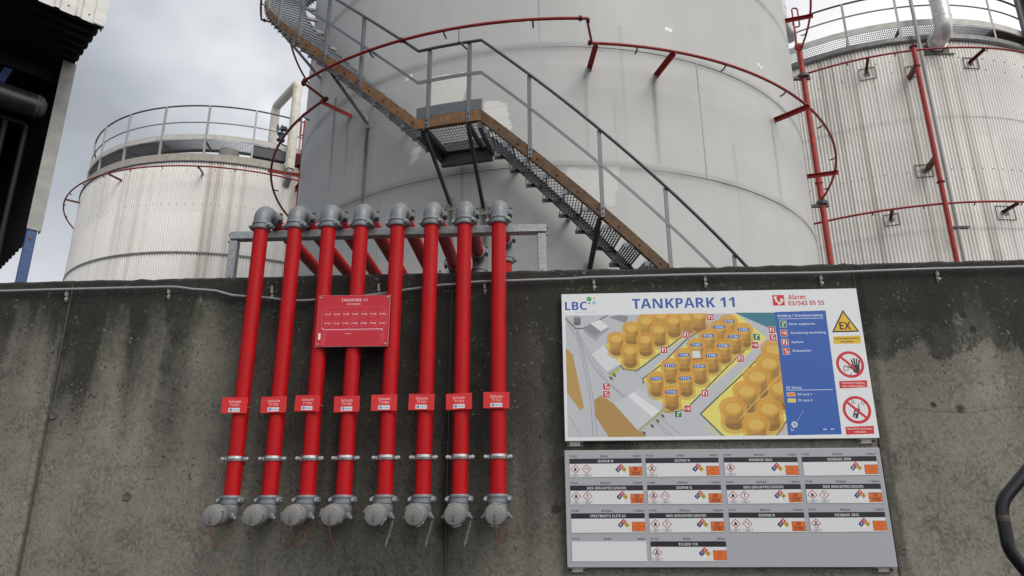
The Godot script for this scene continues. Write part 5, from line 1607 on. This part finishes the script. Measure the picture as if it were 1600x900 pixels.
# ---------------------------------------------------------------- the dark open shelter at the left
func build_shelter() -> void:
	var c := Vector3(-6.03, 0, -3.2)
	var d1 := Vector3(-0.669, 0, 0.743)      # along the white fascia, towards the viewer
	var d2 := Vector3(-0.743, 0, -0.669)     # along the eave that ends in teeth
	var bs := Basis(d1, Vector3.UP, -d2 * -1.0 if false else d1.cross(Vector3.UP))
	var t := thing("shelter", "dark open shelter with white corrugated fascia and blue post at the left edge", "building", c)
	var P := func(a: float, b: float, y: float) -> Vector3: return d1 * a + d2 * b + Vector3.UP * y
	var ry := 8.14
	# roof deck: trapezoidal ribs along d1
	var mb := MB.new()
	var prof := []
	for k in 36:
		for q in [[0.0, 0.0], [0.085, 0.0], [0.105, 0.075], [0.185, 0.075]]: prof.append([k * 0.205 + q[0], q[1]])
	for i in prof.size() - 1:
		mb.face([P.call(0.0, prof[i][0], ry + prof[i][1]), P.call(0.0, prof[i + 1][0], ry + prof[i + 1][1]), P.call(7.0, prof[i + 1][0], ry + prof[i + 1][1]), P.call(7.0, prof[i][0], ry + prof[i][1])], Vector3.DOWN)
	put("roof_deck", mb, M.shed_shade_black, t)
	mb = MB.new()
	mb.box(P.call(3.68, 3.65, ry + 0.20), Vector3(6.6, 0.22, 7.2), Basis(d1, Vector3.UP, d1.cross(Vector3.UP)))
	put("roof", mb, M.roof_grey, t)  # slab added over the deck to shut out daylight
	# fascia: white sheet with upright ribs
	mb = MB.new()
	prof = []
	for k in 29:
		for q in [[0.0, 0.0], [0.16, 0.0], [0.185, 0.03], [0.225, 0.03]]: prof.append([0.10 + k * 0.25 + q[0], q[1]])
	for i in prof.size() - 1:
		var o1: float = -0.02 - prof[i][1]
		var o2: float = -0.02 - prof[i + 1][1]
		mb.face([P.call(prof[i][0], o1, ry - 0.02), P.call(prof[i + 1][0], o2, ry - 0.02), P.call(prof[i + 1][0], o2, ry + 1.6), P.call(prof[i][0], o1, ry + 1.6)], -d2)
	put("fascia_sheet", mb, M.shed_white, t)
	mb = MB.new()
	mb.box(P.call(0.055, -0.045, ry + 0.80), Vector3(0.13, 1.63, 0.012), Basis(d1, Vector3.UP, d1.cross(Vector3.UP)))
	mb.box(P.call(-0.012, 0.03, ry + 0.80), Vector3(0.012, 1.63, 0.16), Basis(d1, Vector3.UP, d1.cross(Vector3.UP)))
	put("corner_flashing", mb, M.shed_white, t)
	mb = MB.new()
	for k in 28: mb.lathe([Vector2(0.0, 0.010), Vector2(0.010, 0.008), Vector2(0.012, 0.0)], axis_xf(P.call(0.18 + k * 0.25, -0.02, ry + 0.09), -d2), 6)
	stuff(put("fascia_screws", mb, M.dark_bolt, t))
	# hanging side wall along d2
	mb = MB.new()
	prof = []
	for k in 30:
		for q in [[0.0, 0.0], [0.085, 0.0], [0.105, 0.04], [0.185, 0.04]]: prof.append([1.33 + k * 0.205 + q[0], q[1]])
	for i in prof.size() - 1:
		mb.face([P.call(prof[i][1], prof[i][0], 5.52), P.call(prof[i + 1][1], prof[i + 1][0], 5.52), P.call(prof[i + 1][1], prof[i + 1][0], ry), P.call(prof[i][1], prof[i][0], ry)], d1)
	put("side_sheet", mb, M.shed_shade_black, t)
	mb = MB.new()
	for q in [[3.5, 7.4, 0.0, 7.0, true], [7.0, 3.7, 0.0, 7.4, false]]:
		mb.box(P.call(q[0], q[1], ry * 0.5 + 0.04), Vector3(q[3] if q[4] else 0.08, ry + 0.08, 0.08 if q[4] else q[3]), Basis(d1, Vector3.UP, d1.cross(Vector3.UP)))
	put("added_rear_wall", mb, M.shed_shade_black, t)  # unseen walls added to close the shelter so its inside stays dark
	mb = MB.new()
	mb.box(P.call(3.5, 1.6, ry - 0.12), Vector3(7.0, 0.2, 0.12), Basis(d1, Vector3.UP, d1.cross(Vector3.UP)))
	mb.box(P.call(0.08, 4.3, ry - 0.12), Vector3(0.1, 0.2, 6.0), Basis(d1, Vector3.UP, d1.cross(Vector3.UP)))
	put("roof_beam", mb, M.shed_shade_black, t)
	# corner trim and blue post
	mb = MB.new()
	mb.box(P.call(0.075, 1.20, (5.485 + ry) * 0.5), Vector3(0.165, ry - 5.485, 0.012), Basis(d1, Vector3.UP, d1.cross(Vector3.UP)))
	mb.box(P.call(-0.012, 1.26, (5.485 + ry) * 0.5), Vector3(0.012, ry - 5.485, 0.13), Basis(d1, Vector3.UP, d1.cross(Vector3.UP)))
	put("corner_trim", mb, M.shed_trim, t)
	mb = MB.new()
	mb.box(P.call(0.085, 1.236, 2.85), Vector3(0.125, 5.7, 0.05), Basis(d1, Vector3.UP, d1.cross(Vector3.UP)), 0.008)
	var po := put("post", mb, M.post_blue, t)
	mb = MB.new(); mb.lathe([Vector2(0.0, 0.01), Vector2(0.018, 0.01), Vector2(0.02, 0.0)], axis_xf(P.call(0.085, 1.21, 5.36), -d2), 8); put("bolt", mb, M.rust_chain, po)
	mb = MB.new(); mb.bar(P.call(0.80, 1.6, 7.60), P.call(0.70, 1.6, 8.0), 0.10, 0.03, d2); put("brace", mb, M.post_blue, t)
	mb = MB.new(); mb.box(P.call(6.5, 1.29, ry * 0.5), Vector3(0.125, ry, 0.125), Basis(d1, Vector3.UP, d1.cross(Vector3.UP)), 0.008); put("post", mb, M.post_blue, t)
	# frame of grey-brown tube
	mb = MB.new(); mb.tube(bend([P.call(5.0, 1.5, 7.11), P.call(0.37, 1.5, 7.11), P.call(0.37, 1.5, 5.2), P.call(0.37, 1.5, 0.0)], 0.05, 4), 0.035, 8); put("tube_frame", mb, M.brown_frame, t)
	mb = MB.new(); mb.tube(PackedVector3Array([P.call(0.62, 1.5, 7.08), P.call(0.62, 1.5, 0.0)]), 0.035, 8); put("tube_frame", mb, M.brown_frame, t)
	var dc := thing("duct", "round grey metal duct under the shelter's dark roof at the left edge", "duct", c + P.call(0.32, 1.25, 7.30))
	mb = MB.new(); mb.tube(PackedVector3Array([Vector3.ZERO, d1 * 2.0, d1 * 5.5]), 0.17, 24); put("duct_tube", mb, M.duct_steel, dc)
	mb = MB.new(); mb.lathe([Vector2(0.0, 0.10), Vector2(0.10, 0.085), Vector2(0.155, 0.04), Vector2(0.172, -0.02), Vector2(0.17, -0.05)], axis_xf(Vector3.ZERO, -d1), 24); put("end_cap", mb, M.dark_steel, dc)


func _ready() -> void:
	rng.seed = 4
	# ---- camera, sky, sun, exposure
	var cam := Camera3D.new()
	cam.name = "camera"
	cam.position = Vector3(0, 1.6, 4.902)
	cam.rotation_degrees = Vector3(18.2066, 3.1274, -0.2053)
	cam.fov = 42.741
	cam.far = 600.0
	add_child(cam)
	cam.current = true
	var env := Environment.new()
	env.background_mode = Environment.BG_SKY
	env.sky = Sky.new()
	env.sky.sky_material = sky_material()
	env.background_energy_multiplier = 1.0
	env.tonemap_mode = Environment.TONE_MAPPER_LINEAR
	env.tonemap_exposure = 1.22
	env.sdfgi_enabled = true; env.ssao_enabled = true; env.ssil_enabled = true
	var we := WorldEnvironment.new()
	we.name = "environment"
	we.environment = env
	add_child(we)
	var sun := DirectionalLight3D.new()
	sun.name = "sun"
	sun.light_energy = 0.42
	sun.light_color = Color(1.0, 0.97, 0.93)
	sun.light_angular_distance = 32.0
	sun.shadow_enabled = true
	sun.look_at_from_position(Vector3(4.5, 7.5, 6.0), Vector3.ZERO)
	add_child(sun)
	# ---- setting
	make_materials()
	var gd := MB.new()
	gd.face([Vector3(-250, 0, -250), Vector3(250, 0, -250), Vector3(250, 0, 250), Vector3(-250, 0, 250)], Vector3.UP)
	put("ground", gd, M.asphalt).set_meta("kind", "structure")
	build_wall()
	build_grey_tank()
	build_left_tank()
	build_right_tank()
	build_shelter()
	# ---- objects
	build_stairs()
	build_pipes()
	build_signs()
	build_guard()
